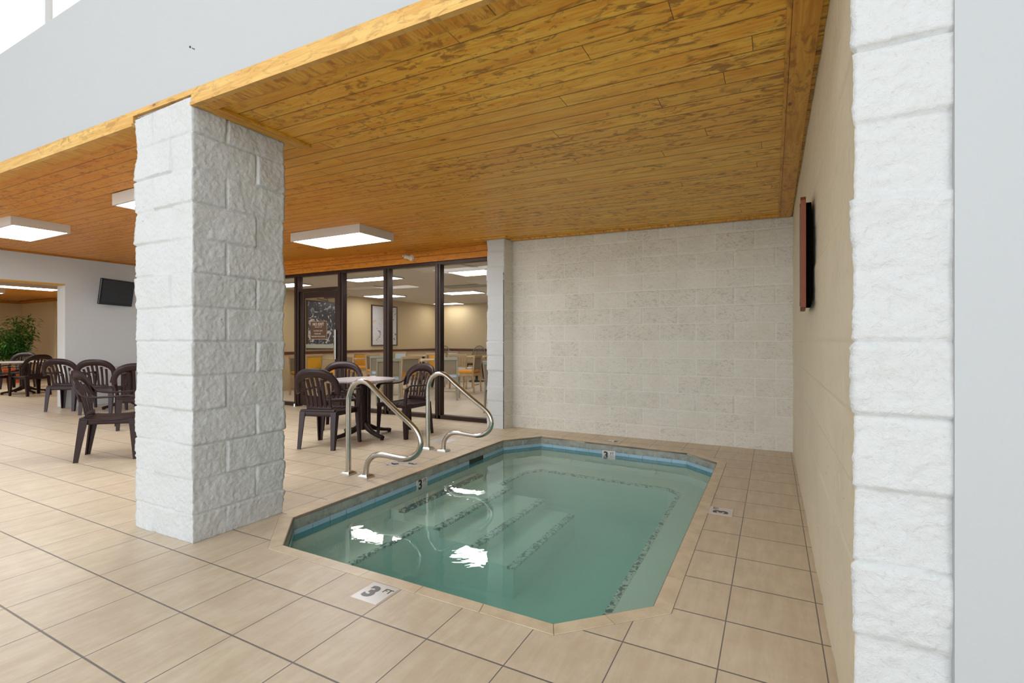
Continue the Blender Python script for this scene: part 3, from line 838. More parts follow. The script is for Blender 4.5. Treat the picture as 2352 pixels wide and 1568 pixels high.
IN2 = inset(INN, .003)
ring(IN2, -.084, IN2, -.118, 'waterline_tile', M['bluetile'], .155)
ring(IN2, -.118, IN2, -.160, 'waterline_tile', M['tealtile'], .155)
BZ, BW, FZ = -.31, .345, -.70
INB = inset(INN, BW)
wallm = MB()
for i in range(8):
    a, b = INW[i], INW[(i + 1) % 8]
    wallm.add([(*a, -.015), (*b, -.015), (*b, FZ), (*a, FZ)], [(0, 1, 2, 3)])
wallm.add([(*p, FZ) for p in INW], [list(range(8))])
wallm.build('basin', M['plaster'], pool)
bn = MB()
for i in range(8):
    a, b, c, d = INW[i], INW[(i + 1) % 8], INB[(i + 1) % 8], INB[i]
    bn.add([(*a, BZ), (*b, BZ), (*c, BZ), (*d, BZ), (*c, FZ + .001), (*d, FZ + .001)], [(0, 1, 2, 3), (3, 2, 4, 5)])
bn.build('bench', M['plaster'], pool)
INB2 = inset(INN, BW - .038); INB1 = inset(INN, BW + .002)
be = MB()
for i in range(8):
    a, b, c, d = INB2[i], INB2[(i + 1) % 8], INB1[(i + 1) % 8], INB1[i]
    be.add([(*a, BZ + .002), (*b, BZ + .002), (*c, BZ + .002), (*d, BZ + .002), (*c, BZ - .018), (*d, BZ - .018)], [(0, 1, 2, 3), (3, 2, 4, 5)])
be.build('bench_edge_tile', M['edge_worn'], pool)
for xp, x, z, mm in ((-2.83, -2.69, -.22, 'edge_dark'), (-2.69, -2.335, -.30, 'edge_worn'), (-2.335, -1.985, -.375, 'edge_worn'), (-1.985, -1.67, -.47, 'edge_worn')):
    st = MB().box((xp, 3.19, FZ + .001), (x, 4.44, z)).build('step', M['plaster'], pool)
    MB().box((x - .055, 3.188, z - .02), (x + .003, 4.442, z + .002)).build('step_edge_tile', M[mm], st)
# skimmer opening in the left side
sk = MB().box((-2.845, 4.40, -.125), (-2.828, 4.68, -.078))
sk.build('skimmer_opening', M['black'], pool)
for (x, y) in ((-2.45, 2.12), (-1.8, 5.46), (-1.2, 5.43), (-.53, 4.75)):
    pass
# jets on the walls
for x, y, nx, ny in ((-2.825, 2.75, 1, 0), (-.492, 4.7, -1, 0), (-.492, 3.2, -1, 0), (-1.15, 5.468, 0, -1), (-2.15, 5.525, 0, -1)):
    MB().cyl((x, y, -.235), (x + .02 * nx, y + .02 * ny, -.235), .035, .028, 14).build('jet_fitting', M['whiteplastic'], pool)
# waterline marker tiles
m1 = MB().box((-2.838, 3.53, -.175), (-2.828, 3.68, -.076)).build('depth_tile', M['tilewhite'], pool)
text_mesh('numeral', '3', .12, M['ink'], m1, (-2.8270, 3.575, -.124), (pi / 2, 0, pi / 2), offset=.004)
text_mesh('numeral', 'FT', .042, M['ink'], m1, (-2.8270, 3.643, -.100), (pi / 2, 0, pi / 2))
m2 = MB().box((-1.735, 5.515, -.185), (-1.58, 5.505, -.072)).build('depth_tile', M['tilewhite'], pool)
text_mesh('numeral', '3', .115, M['ink'], m2, (-1.690, 5.5040, -.130), (pi / 2, 0, 0), offset=.004)
text_mesh('numeral', 'FT', .042, M['ink'], m2, (-1.618, 5.5040, -.104), (pi / 2, 0, 0))

WZ = -.1165
INF = inset(INN, -.002)
wt = MB().prism(INF, FZ - .03, WZ).build('pool_water', M['water'])
tag(wt, 'still teal water filling the octagonal spa pool', 'water', kind='stuff')

# ------------------------------------------------------------------ deck depth markers
def marker(name, x, y, w, h, rot, label, items):
    t = thing(name, label, 'floor tile', (x, y, 0), rot)
    MB().box((-w / 2, -h / 2, .0003), (w / 2, h / 2, .0024)).build('tile_face', M['tilewhite'], t)
    for s_, size, px, py, off in items:
        text_mesh('numeral', s_, size, M['ink'], t, (px, py, .0027), (0, 0, 0), .0004, off)
    return t
three = [('3', .125, -.022, -.004, .006), ('FT', .046, .046, .034, .0008)]
marker('depth_marker_tile', -1.651, 1.752, .156, .156, 0.0, 'white tile reading 3 FT in the deck at the near edge of the pool', three)
marker('depth_marker_tile', -.318, 3.712, .152, .152, pi / 2, 'white tile reading 3 FT in the deck between the pool and the cream side wall', three)
marker('depth_marker_tile', -1.650, 5.705, .150, .135, pi, 'white depth tile in the deck below the far block wall', three)
marker('depth_marker_tile', -3.062, 3.755, .150, .150, -pi / 2, 'white tile with a black 3 beside the pool edge between the handrails', [('3', .125, 0, -.01, .003)])
marker('depth_marker_tile', -3.222, 3.705, .25, .150, -pi / 2, 'white tile with the digits 0 and 9 between the handrails', [('0', .125, -.075, 0, .003), ('9', .125, .03, 0, .003), ('.', .12, .10, .01, .006)])
marker('blank_deck_tile', -3.468, 4.76, .27, .27, 0, 'blank white tile in the deck behind the farther handrail', [])

# ------------------------------------------------------------------ handrails
RP = [(-3.339, .012), (-3.340, .30), (-3.340, .62), (-3.325, .715), (-3.285, .785), (-3.222, .822), (-3.150, .828), (-3.080, .800), (-2.98, .727), (-2.78, .588), (-2.625, .488), (-2.560, .425), (-2.534, .352), (-2.555, .280), (-2.618, .228), (-2.70, .203), (-2.80, .204), (-2.92, .211), (-3.00, .205), (-3.06, .180), (-3.108, .130), (-3.127, .075), (-3.128, .012)]
def handrail(y, label):
    t = thing('pool_handrail', label, 'handrail', (-3.2, y, 0), 0, 'pair of steel handrails at the pool steps')
    c = smoothcurve([(x + 3.2, 0, z) for x, z in RP], 5)
    MB().sweep(c, (.047, .047), (0, 1, 0), 14, power=1.0).build('rail_tube', M['chrome'], t)
    for x in (-3.339, -3.128):
        b = MB()
        a = x + 3.2
        b.hexa([(a - .055, -.05, 0.001), (a + .055, -.05, 0.001), (a + .055, .05, 0.001), (a - .055, .05, 0.001)],
               [(a - .052, -.047, .012), (a + .052, -.047, .012), (a + .052, .047, .012), (a - .052, .047, .012)])
        b.hexa([(a - .052, -.047, .012), (a + .052, -.047, .012), (a + .052, .047, .012), (a - .052, .047, .012)],
               [(a - .030, -.030, .024), (a + .030, -.030, .024), (a + .030, .030, .024), (a - .030, .030, .024)])
        b.build('base_flange', M['chrome'], t)
handrail(3.21, 'curved stainless handrail nearer the block pillar, at the pool steps')
handrail(4.355, 'curved stainless handrail farther from the block pillar, nearer the glass wall')

# ------------------------------------------------------------------ ceiling light fixtures
def fixture(x0, x1, y0, y1, z, label, fr='whitemetal', th=.075, group='box lights under the wooden ceiling', mat_d='lamp', lit=0):
    cx, cy = (x0 + x1) / 2, (y0 + y1) / 2
    t = thing('ceiling_light', label, 'ceiling light', (cx, cy, z), 0, group)
    a, b = (x1 - x0) / 2, (y1 - y0) / 2; e = .022
    m = MB()
    m.box((-a, -b, 0), (a, -b + e, th)).box((-a, b - e, 0), (a, b, th)).box((-a, -b + e, 0), (-a + e, b - e, th)).box((a - e, -b + e, 0), (a, b - e, th)).box((-a + e, -b + e, th * .6), (a - e, b - e, th))
    m.build('housing', M[fr], t)
    MB().box((-a + e, -b + e, .002), (a - e, b - e, .010)).build('diffuser', M[mat_d], t)
    return t
fixture(-5.585, -4.365, 4.37, 4.97, CEI(-5) - .11, 'white box light on the wooden ceiling between the pillar and the glass wall', th=.11)
fixture(-8.93, -7.80, 2.35, 2.90, CEI(-8.4) - .11, 'white box light over the left tables, nearest the left wall', th=.11)
fixture(-5.60, -4.40, 2.40, 3.0, CEI(-5) - .11, 'white box light mostly hidden behind the block pillar', th=.11)
fixture(-14.9, -14.3, 3.9, 5.2, 2.34, 'long white light glowing in the far room through the left opening', th=.11)
fixture(-17.2, -16.6, 3.6, 4.9, 2.34, 'second glowing light deeper in the far room beyond the left opening', th=.11)
for i, (x, d) in enumerate(((-13.2, 'nearest the opening'), (-16.2, 'in the middle of the row'), (-19.2, 'deepest in the room'))):  # unseen lights, added to brighten the far room
    fixture(x - .3, x + .3, .6, 1.9, 2.34, 'unseen box light added to brighten the far room, ' + d, th=.11, group='box lights added out of view to brighten the far room')
dl = [(-7.50, -6.28, 7.02, 7.46, 1, 'lit panel nearest behind the second glass pane'), (-8.75, -7.75, 8.18, 8.58, 0, 'dim unlit panel behind the pane beside the door'),
      (-9.77, -8.75, 9.87, 10.5, 1, 'lit panel farthest left over the leaf pictures'), (-5.05, -4.28, 7.12, 7.72, 1, 'lit panel nearest the pilaster behind the right pane'),
      (-7.42, -6.37, 10.1, 10.68, 1, 'lit panel in the middle of the dining ceiling'), (-9.80, -8.85, 13.0, 13.5, 1, 'lit panel against the far wall corner'),
      (-5.42, -4.32, 6.46, 6.98, 0, 'dim unlit panel just behind the glass near the camera'), (-9.75, -8.80, 6.95, 7.45, 1, 'lit panel seen left of the door frame'),
      (-5.50, -4.60, 8.47, 8.97, 0, 'dim unlit panel in front of the dark ceiling vent'), (-6.0, -5.0, 12.0, 12.6, 1, 'lit panel hidden behind the pilaster'),
      (-3.3, -2.2, 8.5, 9.1, 1, 'lit panel in the far right of the dining room')]
for x0, x1, y0, y1, lit, d in dl:
    fixture(x0, x1, y0, y1, 2.375, 'flat square ceiling light, ' + d, th=.026, group='flat panels in the dining room ceiling', mat_d='lampdim' if lit else 'lampoff')

# security camera on the header
sc_ = thing('security_camera', 'small white camera on the orange timber header above the glass', 'camera', (-5.0, YG - .07, 2.475))
MB().cyl((.035, 0, 0), (.035, -.02, -.004), .052, .050, 18).cyl((.035, -.02, -.004), (.035, -.05, -.02), .050, .034, 18).build('mount', M['whiteplastic'], sc_)
MB().cyl((.02, -.04, -.002), (-.045, -.10, .012), .034, .034, 18).build('camera_body', M['whiteplastic'], sc_)
MB().cyl((-.045, -.10, .012), (-.048, -.103, .0125), .014, .014, 14).build('lens', M['black'], sc_)
MB().box((-.10, -.08, .01), (-.06, -.05, .04), bev=.006).build('sensor', M['whiteplastic'], sc_)

# ------------------------------------------------------------------ wall plaque on the right wall
pq = thing('wall_plaque', 'reddish wooden framed plaque hung on the cream side wall, seen edge on', 'plaque', (0.165, 3.22, 1.36), 0)
Rm = Matrix.Rotation(radians(-2.2), 4, 'Z')
m = MB()
def arch_pts(w, z1, k=5):
    return [(-w, 0), (w, 0), (w, z1 - .035), (w * .8, z1 - .008), (w * .5, z1), (-w * .5, z1), (-w * .8, z1 - .008), (-w, z1 - .035)]
P_ = arch_pts(.225, .595)
def plate(P, x0, x1, mat, name, par, zoff=0.0):
    b = MB(); n = len(P)
    vs = [Rm @ Vector((x0, p[0], p[1] + zoff)) for p in P] + [Rm @ Vector((x1, p[0], p[1] + zoff)) for p in P]
    b.add(vs, [list(range(n)), list(range(n, 2 * n))[::-1]] + [(i, (i + 1) % n, n + (i + 1) % n, n + i) for i in range(n)])
    return b.build(name, mat, par)
plate(P_, -.028, -.003, M['frame_brown'], 'frame', pq)
plate([(p[0] * .86, p[1] * .90 + .03) for p in P_], -.031, -.027, M['frame_dark'], 'panel', pq)
plate([(p[0] * .88, p[1] * .92 + .02) for p in P_], -.003, .022, M['matte_black'], 'shadow_backing', pq)  # matte black backing, also painting in the shadow gap behind the frame

# ------------------------------------------------------------------ television
tv = thing('wall_television', 'flat black television tilted on the grey wall beside the opening', 'television', (XL, 4.75, 2.08), 0)
Tm = Matrix.Translation((.22, 0, 0)) @ Matrix.Rotation(radians(24), 4, 'Z') @ Matrix.Rotation(radians(8), 4, 'Y')
b = MB().box((-.04, -.36, -.24), (.0, .36, .24), mat=Tm, bev=.012); b.build('television_body', M['black'], tv)
MB().box((.0005, -.33, -.185), (.004, .33, .215), mat=Tm).build('screen', M['screen'], tv)
MB().box((0.002, -.08, -.08), (.03, .08, .08)).sweep([(.02, 0, 0), (.10, -.02, 0), (.19, 0, 0)], (.04, .04)).build('wall_bracket', M['black'], tv)

# ------------------------------------------------------------------ moulded plastic armchair (front = +Y)
def make_armchair(label):
    t = thing('plastic_armchair', label, 'chair')
    P = M['plastic']
    yb = lambda x, z: -0.205 - 0.27 * max(0, z - .43) + 0.55 * x * x        # back surface
    # arched top band that wraps round into the sides
    n = 28; outer = []; inner = []
    for i in range(n + 1):
        a = pi * (-0.06 + 1.12 * i / n); ca, sa = cos(a), sin(a)
        sg_ = lambda v, p: math.copysign(abs(v) ** p, v)
        outer.append((.268 * sg_(ca, .80), .650 + .238 * sg_(sa, .84)))
        inner.append((.208 * sg_(ca, .80), .650 + .138 * sg_(sa, .84)))
    b = MB(); vs = []
    th = .007
    for (xo, zo), (xi, zi) in zip(outer, inner):
        xm, zm = (xo + xi) / 2, (zo + zi) / 2
        for (x, z, d) in ((xo, zo, -th - .006), (xo, zo, th + .004), (xm, zm, th), (xi, zi, th), (xi, zi, -th), (xm, zm, -th - .004)):
            vs.append((x, yb(x, z) + d, z))
    k = 6; fs = []
    for i in range(n):
        for j in range(k):
            fs.append((i * k + j, i * k + (j + 1) % k, (i + 1) * k + (j + 1) % k, (i + 1) * k + j))
    b.add(vs, fs, 0, True); b.add(vs, [list(range(k))[::-1], list(range(n * k, n * k + k))])
    # base panel of the back
    for x0, x1 in ((-.150, .150),):
        pts = []
        for i in range(9):
            x = x0 + (x1 - x0) * i / 8; pts.append(Vector((x, yb(x, .44) + .002, .447)))
        b.sweep(pts, (.016, .055), (0, 0, 1), 8, power=.6)
    back = b.build('backrest', P, t)
    for i, (xt, xb) in enumerate(zip((-.148, -.089, -.030, .030, .089, .148), (-.132, -.079, -.026, .026, .079, .132))):
        pts = []
        for j in range(9):
            f = j / 8; z = .455 + f * (.650 + .138 * (max(0, 1 - (abs(xt) / .208) ** 1.25)) ** .67 + .012 - .455); x = xb + (xt - xb) * (f ** 1.5)
            pts.append((x, yb(x, z) + .012 * sin(pi * f), z))
        MB().sweep(pts, [(.012, .036 - .005 * sin(pi * j / 8)) for j in range(9)], (1, 0, 0), 8, power=.6).build('slat', P, back)
    # seat: rim plus slats that dip towards the front edge
    s = MB()
    zs = lambda y: .418 - .018 * sin(pi * (y + .22) / .46) - (max(0, y - .17) ** 2) * 6
    def curve(x0, y0, x1, y1, w, h, m=7):
        pts = []
        for i in range(m):
            f = i / (m - 1); x, y = x0 + (x1 - x0) * f, y0 + (y1 - y0) * f
            pts.append((x, y, zs(y)))
        s.sweep(pts, (w, h), (0, 0, 1), 8, power=.6)
    curve(-.195, -.215, -.225, .225, .05, .022); curve(.195, -.215, .225, .225, .05, .022)
    s.sweep([(-.235, .225, .392), (-.1, .238, .394), (.1, .238, .394), (.235, .225, .392)], (.03, .045), (0, 0, 1), 8, power=.6)
    s.sweep([(-.2, -.215, .418), (.2, -.215, .418)], (.04, .03), (0, 0, 1), 8, power=.6)
    for x in (-.225, .225):      # apron
        s.sweep([(x * .88, -.215, .39), (x * 1.0, .225, .378)], (.014, .055), (0, 0, 1), 8, power=.5)
    s.sweep([(-.19, -.222, .385), (.19, -.222, .385)], (.014, .06), (0, 0, 1), 8, power=.5)
    for i in range(6):
        x = -.140 + .056 * i
        curve(x * .9, -.205, x * 1.08, .225, .046, .014)
    s.build('seat', P, t)
    # legs
    def leg(xt, yt, zt, xb, yb_, w, sx, sy):
        m_ = MB()
        q = lambda x, y, z, a, c: [(x - a * .5, y - c * .5, z), (x + a * .5, y - c * .5, z), (x + a * .5, y + c * .5, z), (x - a * .5, y + c * .5, z)]
        # L-section: two tapering flanges
        m_.hexa(q(xb, yb_ + sy * .008, 0, .040, .013), q(xt, yt + sy * .02, zt, w, .014))
        m_.hexa(q(xb + sx * .014, yb_ - sy * .006, 0, .013, .034), q(xt + sx * w * .42, yt - sy * .012, zt, .014, w * .86))
        m_.build('leg', P, t)
    leg(-.185, -.205, .41, -.200, -.262, .066, -1, -1); leg(.185, -.205, .41, .200, -.262, .066, 1, -1)
    leg(-.228, .205, .405, -.250, .222, .072, -1, 1); leg(.228, .205, .405, .250, .222, .072, 1, 1)
    # arms: leave the band, run forward, then turn down into the front legs
    for sx in (-1, 1):
        c = smoothcurve([(sx * .255, yb(.255, .70) - .002, .715), (sx * .264, yb(.26, .64) + .03, .655), (sx * .272, -.10, .632), (sx * .278, .05, .634), (sx * .278, .160, .638), (sx * .272, .208, .615), (sx * .258, .224, .54), (sx * .240, .222, .40)], 5)
        wd = [(.046, .018)] * len(c)
        for i in range(len(c)):
            f = i / (len(c) - 1)
            wd[i] = (.030 + .024 * min(1, f * 4) - (.010 if f > .8 else 0), .018 + (.010 if f > .7 else 0))
        MB().sweep(c, wd, (0, 0, 1) if False else (0, -.3, 1), 8, power=.6).build('armrest', P, t)
    return t

chairs = [
    (-4.46, 4.00, 17, 'brown plastic armchair at the patio table by the handrails, back to the camera'),
    (-5.24, 4.93, -133, 'brown plastic armchair behind the patio table, facing the camera in front of the glass door'),
    (-4.11, 4.90, 172, 'brown plastic armchair between the patio table and the farther handrail'),
    (-6.00, 2.59, -34, 'brown plastic armchair in front of the block pillar, side on, nearest on the left'),
    (-9.78, 4.06, 47, 'brown plastic armchair in the row by the left wall, back to the camera'),
    (-10.70, 3.98, 38, 'brown plastic armchair at the edge of the left opening, beside the wall jamb'),
    (-7.74, 3.62, 62, 'brown plastic armchair half hidden by the left edge of the block pillar'),
    (-14.25, 4.62, 100, 'brown plastic armchair at the far-room table, nearest its right side'),
    (-16.6, 5.15, -130, 'brown plastic armchair in front of the potted bamboo in the far room'),
    (-15.1, 4.18, 40, 'brown plastic armchair cut by the left edge of the photo in the far room'),
    (-15.6, 5.55, -160, 'brown plastic armchair behind the others, against the panelled wall of the far room'),
]
c0 = make_armchair(chairs[0][3]); c0['group'] = 'brown plastic patio armchairs'
for i, (x, y, a, lb) in enumerate(chairs):
    if i == 0: c0.location = (x, y, 0); c0.rotation_euler = (0, 0, radians(a))
    else: copy_thing(c0, (x, y, 0), radians(a), lb)

# ------------------------------------------------------------------ round patio tables
def make_table(label, loc, rot, r=.385, h=.712):
    t = thing('patio_table', label, 'table', loc, rot, 'round patio tables with brown pedestals')
    b = MB(); n = 48; prof = [(0, h - .028), (r - .012, h - .028), (r, h - .020), (r, h - .006), (r - .006, h), (0, h)]
    vs = []; fs = []
    for (rr, z) in prof:
        for i in range(n): vs.append((rr * cos(2 * pi * i / n), rr * sin(2 * pi * i / n), z))
    for k in range(1, len(prof) - 2):
        for i in range(n): fs.append((k * n + i, k * n + (i + 1) % n, (k + 1) * n + (i + 1) % n, (k + 1) * n + i))
    b.add(vs, fs, 0, True); b.add(vs, [[n + i for i in range(n)][::-1], [4 * n + i for i in range(n)]])
    b.build('table_top', M['granite'], t)
    c = MB()
    for k in range(4):      # fluted pedestal of four uprights
        a = pi / 4 + k * pi / 2; x, y = .055 * cos(a), .055 * sin(a)
        c.sweep([(x, y, .09), (x, y, h - .10), (x * 1.6, y * 1.6, h - .04)], (.060, .060), (0, 1, 0), 8, power=.6)
    c.cyl((0, 0, h - .075), (0, 0, h - .029), .10, .22, 20)
    c.build('pedestal', M['plastic'], t)
    for k in range(4):
        a = pi / 4 + k * pi / 2 + pi / 4; d = Vector((cos(a), sin(a), 0))
        pts = [d * q + Vector((0, 0, z)) for q, z in ((.03, .16), (.08, .115), (.18, .072), (.30, .045), (.385, .034), (.40, .030))]
        m_ = MB().sweep(pts, [(.07, .09), (.065, .07), (.058, .052), (.052, .042), (.058, .040), (.050, .034)], (0, 0, 1), 8, power=.6)
        e = d * .385
        m_.cyl((e.x, e.y, 0), (e.x, e.y, .02), .022, .024, 10)
        m_.build('foot', M['plastic'], t)
    return t
make_table('round patio table with mottled grey top between three chairs by the handrails', (-4.50, 4.57, 0), radians(-12))
make_table('round patio table almost hidden behind the block pillar, only its rim showing', (-5.50, 3.02, 0), radians(20))
make_table('round patio table behind the chair below the television', (-10.25, 4.62, 0), radians(10))
make_table('round patio table with a pale top in the far room by the potted bamboo', (-15.0, 4.75, 0), radians(5), r=.50)

# ------------------------------------------------------------------ potted bamboo in the far room
random.seed(4)
pt = thing('potted_bamboo', 'tall leafy bamboo in an orange pot in the far room', 'plant', (-18.9, 5.75, 0))
b = MB(); n = 20; prof = [(.14, 0), (.20, .36), (.225, .37), (.225, .42), (.19, .42), (.18, .38), (0.0, .37)]
vs = [(rr * cos(2 * pi * i / n), rr * sin(2 * pi * i / n), z) for rr, z in prof for i in range(n)]
b.add(vs, [(k * n + i, k * n + (i + 1) % n, (k + 1) * n + (i + 1) % n, (k + 1) * n + i) for k in range(len(prof) - 1) for i in range(n)], 0, True)
b.build('pot', M['terracotta'], pt)
tips = []
for k in range(9):
    a = random.uniform(0, 2 * pi); r0 = random.uniform(.02, .1); rr = random.uniform(.12, .40); hh = random.uniform(1.25, 1.85)
    pts = [(r0 * cos(a), r0 * sin(a), .38), (r0 * cos(a) + .3 * rr * cos(a), .3 * rr * sin(a) + r0 * sin(a), .38 + .55 * (hh - .38)), (rr * cos(a), rr * sin(a), hh)]
    c = smoothcurve(pts, 6)
    MB().sweep(c, [(.026 * (1 - .6 * i / len(c)),) * 2 for i in range(len(c))], (0, 1, 0.1), 6, power=1).build('stem', M['stem'], pt)
    tips += c[4:]
lf = MB()
def leaf(p, d, L, w):
    d = d.normalized(); sd = d.cross(Vector((0, 0, 1)))
    if sd.length < .01: sd = Vector((1, 0, 0))
    sd.normalize(); dn = Vector((0, 0, -1))
    a = p; m_ = p + d * (L * .45); e = p + d * L + dn * (L * .35)
    lf.add([a, m_ + sd * w + dn * .01, m_ + dn * .0, m_ - sd * w + dn * .01, e], [(0, 1, 2), (0, 2, 3), (1, 4, 2), (2, 4, 3)])
for _ in range(1700):
    p = Vector(random.choice(tips)) + Vector((random.uniform(-.24, .24), random.uniform(-.24, .24), random.uniform(-.14, .14)))
    if random.random() < .25 and p.z > 1.0: p.z -= .35
    a = random.uniform(0, 2 * pi)
    leaf(p, Vector((cos(a), sin(a), random.uniform(-.5, .6))), random.uniform(.13, .23), random.uniform(.016, .026))
fo = lf.build('foliage', M['leaf'], pt); fo['kind'] = 'stuff'

# ------------------------------------------------------------------ dining room furniture
def make_dchair(seat_m, back_m, frame_m, label, slats=False):
    t = thing('dining_chair', label, 'chair')
    Fm = M[frame_m]
    for sx in (-1, 1):
        MB().sweep([(sx * .215, -.225, 0), (sx * .215, -.20, .44), (sx * .215, -.235, .845)], (.036, .036), (1, 0, 0), 8, power=.5).build('leg', Fm, t)
        MB().sweep([(sx * .215, .215, 0), (sx * .215, .21, .455)], [(.028, .028), (.042, .042)], (1, 0, 0), 8, power=.5).build('leg', Fm, t)
    MB().box((-.21, .195, .385), (.21, .22, .445)).box((-.21, -.215, .385), (.21, -.19, .445)).box((-.228, -.2, .385), (-.204, .21, .445)).box((.204, -.2, .385), (.228, .21, .445)).box((-.2, -.19, .16), (-.185 + .37, -.17, .185)).build('seat_frame', Fm, t)
    MB().box((-.225, -.19, .445), (.225, .235, .515), bev=.02).build('seat', M[seat_m], t)
    b = MB()
    if slats:
        for i in range(7):
            x = -.18 + .06 * i; b.box((x - .013, -.232, .55), (x + .013, -.218, .80))
        b.box((-.2, -.236, .52), (.2, -.212, .56))
    else:
        b.box((-.197, -.232, .52), (.197, -.205, .80), bev=.008)
    b.build('backrest', M[back_m], t)
    MB().box((-.235, -.255, .795), (.235, -.215, .855), bev=.010).build('top_rail', Fm, t)
    return t
proto = {}
def dchair(kind, x, y, a, label):
    cfg = {'orange': ('orange', 'weave', 'maple'), 'blue': ('paleblue', 'weave', 'maple_grey'), 'bluefull': ('paleblue', 'paleblue', 'maple'), 'yellow': ('orange', 'yellow', 'maple'), 'slat': ('paleblue', 'maple', 'maple')}[kind]
    if kind not in proto:
        t = make_dchair(*cfg, label, kind == 'slat'); t['group'] = 'dining chairs beyond the glass'; t.location = (x, y, 0); t.rotation_euler = (0, 0, radians(a)); proto[kind] = t
    else: copy_thing(proto[kind], (x, y, 0), radians(a), label)
dchair('blue', -3.86, 6.98, -38, 'grey wood dining chair with pale blue seat closest to the glass beside the pilaster')
dchair('blue', -5.83, 8.25, 28, 'dining chair with taupe back and pale blue seat just right of the third mullion')
dchair('slat', -6.90, 10.35, 12, 'slatted light wood dining chair with a white seat behind the right pane')
dchair('orange', -6.95, 8.25, 75, 'orange seated dining chair seen above the grey patio table rim')
dchair('blue', -6.45, 7.10, 60, 'grey dining chair close behind the third mullion')
dchair('orange', -9.10, 7.50, 5, 'dining chair with orange seat and folded grey back at the door frame')
dchair('bluefull', -8.85, 9.6, 0, 'dining chair with a white padded top rail beyond the second pane')
dchair('blue', -7.78, 8.45, 40, 'pale green grey dining chair just left of the third mullion')
dchair('bluefull', -9.85, 11.3, 180, 'all pale blue dining chair below the right-hand picture')
dchair('yellow', -9.75, 9.62, 185, 'golden yellow backed dining chair seen through the glass door')
dchair('yellow', -9.93, 8.25, 90, 'golden yellow dining chair below the leaf picture at the door')
dchair('orange', -8.30, 8.95, -80, 'orange seated dining chair at the table behind the brown plastic backs')
dchair('yellow', -7.55, 10.05, 190, 'yellow backed dining chair at the table in front of the round-backed chairs')
dchair('orange', -8.05, 10.9, 20, 'dining chair with orange top edge behind the farther handrail')
dchair('bluefull', -9.0, 12.75, 170, 'pale blue dining chair far back below the dark chair rail')
dchair('bluefull', -6.55, 12.6, 175, 'pale blue backed dining chair at the far right table')
dchair('orange', -6.2, 9.6, 100, 'dining chair with orange seat between the slatted chair and the pilaster')
dchair('yellow', -6.15, 11.9, -90, 'yellow seated dining chair left of the dark pedestal table')
dchair('orange', -5.4, 11.7, 90, 'brown backed dining chair right of the dark pedestal table')
dchair('orange', -8.7, 8.1, 200, 'orange seated dining chair in shadow behind the glass door table')

def dtable(x, y, w, d, label, rot=0.0):
    t = thing('dining_table', label, 'table', (x, y, 0), rot, 'pale dining tables beyond the glass')
    MB().box((-w / 2, -d / 2, .715), (w / 2, d / 2, .745), bev=.006).build('table_top', M['tabletop'], t)
    MB().cyl((0, 0, .03), (0, 0, .715), .04, .04, 12).cyl((0, 0, .69), (0, 0, .714), .04, .2, 12).build('pedestal', M['black'], t)
    MB().cyl((0, 0, 0), (0, 0, .03), .24, .20, 20).build('table_base', M['black'], t)
dtable(-7.35, 9.25, .95, .95, 'pale dining table behind the right-hand plastic chair and third mullion')
dtable(-9.45, 12.1, 1.2, .8, 'pale dining table farther back below the pale picture')
dtable(-9.35, 8.85, .7, .7, 'pale dining table seen through the glass door')
dtable(-5.75, 11.2, .9, .8, 'pale dining table on a dark pedestal next to the pilaster')
dtable(-7.6, 12.2, 1.0, .8, 'pale dining table in front of the far dining room wall')

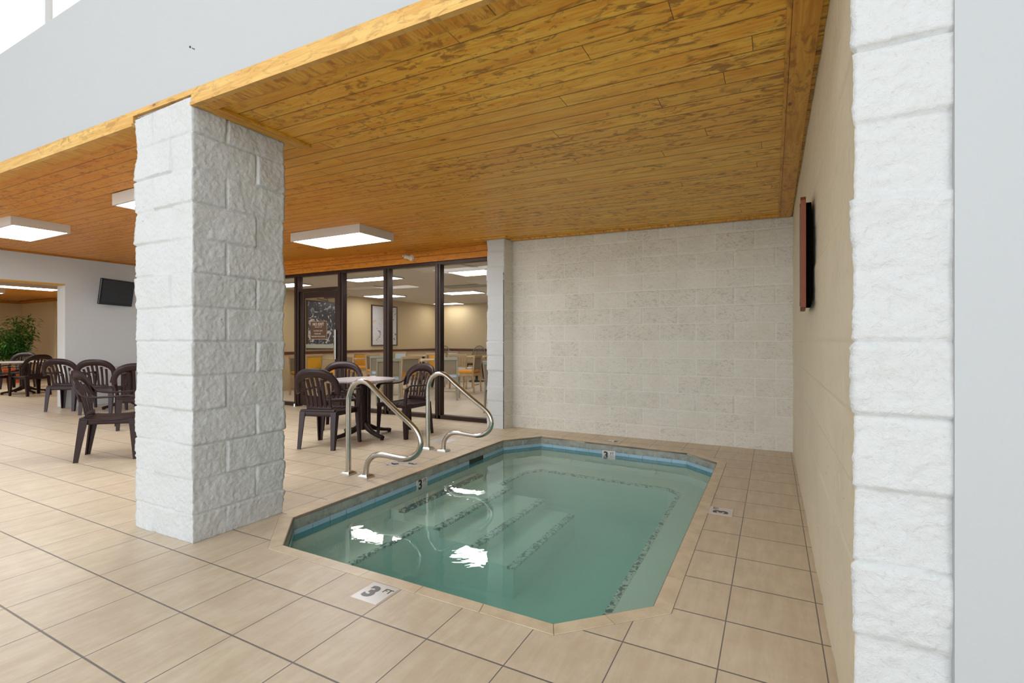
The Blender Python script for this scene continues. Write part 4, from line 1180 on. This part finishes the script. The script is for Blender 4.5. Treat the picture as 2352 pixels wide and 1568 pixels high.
# round-backed chairs at the far wall
def make_round(label):
    t = thing('round_back_chair', label, 'chair', (0, 0, 0), 0, 'round-backed chairs at the far dining room wall')
    c = []
    for i in range(17):
        a = pi * i / 16; c.append((.26 * cos(a), -.22 - .05 * sin(a), .62 + .40 * sin(a)))
    b = MB().sweep(c, (.03, .03), (0, 1, 0), 8, power=1)
    for k in range(7):
        x = -.19 + .0633 * k; zt = .62 + .40 * sqrt(max(0, 1 - (x / .26) ** 2)); b.sweep([(x * .8, -.21, .46), (x, -.255, zt)], (.02, .012), (0, 1, 0), 6)
    b.build('backrest', M['weave'], t)
    MB().cyl((0, 0, .42), (0, 0, .47), .24, .25, 24).build('seat', M['frame_dark'], t)
    for sx, sy in ((-1, -1), (1, -1), (-1, 1), (1, 1)):
        MB().sweep([(sx * .20, sy * .20, 0), (sx * .16, sy * .16, .43)], (.03, .03), (0, 1, 0), 6).build('leg', M['frame_dark'], t)
    return t
rl = [(-10.0 + .35, 13.2, 'round-backed chair against the far wall, in the room corner by the pale picture'), (-8.35, 13.3, 'round-backed chair against the far wall, just left of the wide mullion'), (-7.7, 13.3, 'round-backed chair against the far wall, just right of the wide mullion'), (-6.35, 13.25, 'round-backed chair against the far wall, beside the pilaster')]
r0_ = make_round(rl[0][2]); r0_.location = (rl[0][0], rl[0][1], 0); r0_.rotation_euler = (0, 0, pi)
for x, y, lb in rl[1:]: copy_thing(r0_, (x, y, 0), pi, lb)

# pictures on the dining room's left wall
def picture(y0, y1, z0, z1, art, label):
    t = thing('framed_picture', label, 'picture', (-10.2, (y0 + y1) / 2, z0), 0)
    w = (y1 - y0) / 2; h = z1 - z0; e = .035
    MB().box((0.002, -w, 0), (.035, -w + e, h)).box((0.002, w - e, 0), (.035, w, h)).box((0.002, -w + e, 0), (.035, w - e, e)).box((0.002, -w + e, h - e), (.035, w - e, h)).build('frame', M['frame_dark'], t)
    MB().box((0.002, -w + e, e), (.022, w - e, h - e)).build('print', M[art], t)
picture(8.42, 9.62, .97, 2.19, 'art_dark', 'dark framed print of grey leaves seen through the glass door')
picture(10.65, 11.75, 1.03, 2.22, 'art_light', 'dark framed pale abstract print on the tan dining room wall')
MB_v = MB().box((-6.6, 9.0, 2.385), (-5.4, 9.5, 2.399)); tag(MB_v.build('ceiling_vent', M['maple_grey']), 'grey flat vent in the dining room ceiling', 'vent')
sp = MB().cyl((-9.98, 9.55, 2.36), (-9.98, 9.55, 2.4), .05, .06, 12); tag(sp.build('smoke_detector', M['whiteplastic']), 'small round white detector on the dining room ceiling', 'detector')
# door stop on the floor by the glass
tag(MB().cyl((-7.62, YG - .10, 0), (-7.62, YG - .10, .05), .03, .022, 14).build('door_stop', M['chrome']), 'small metal door stop on the floor beside the glass door', 'door stop')
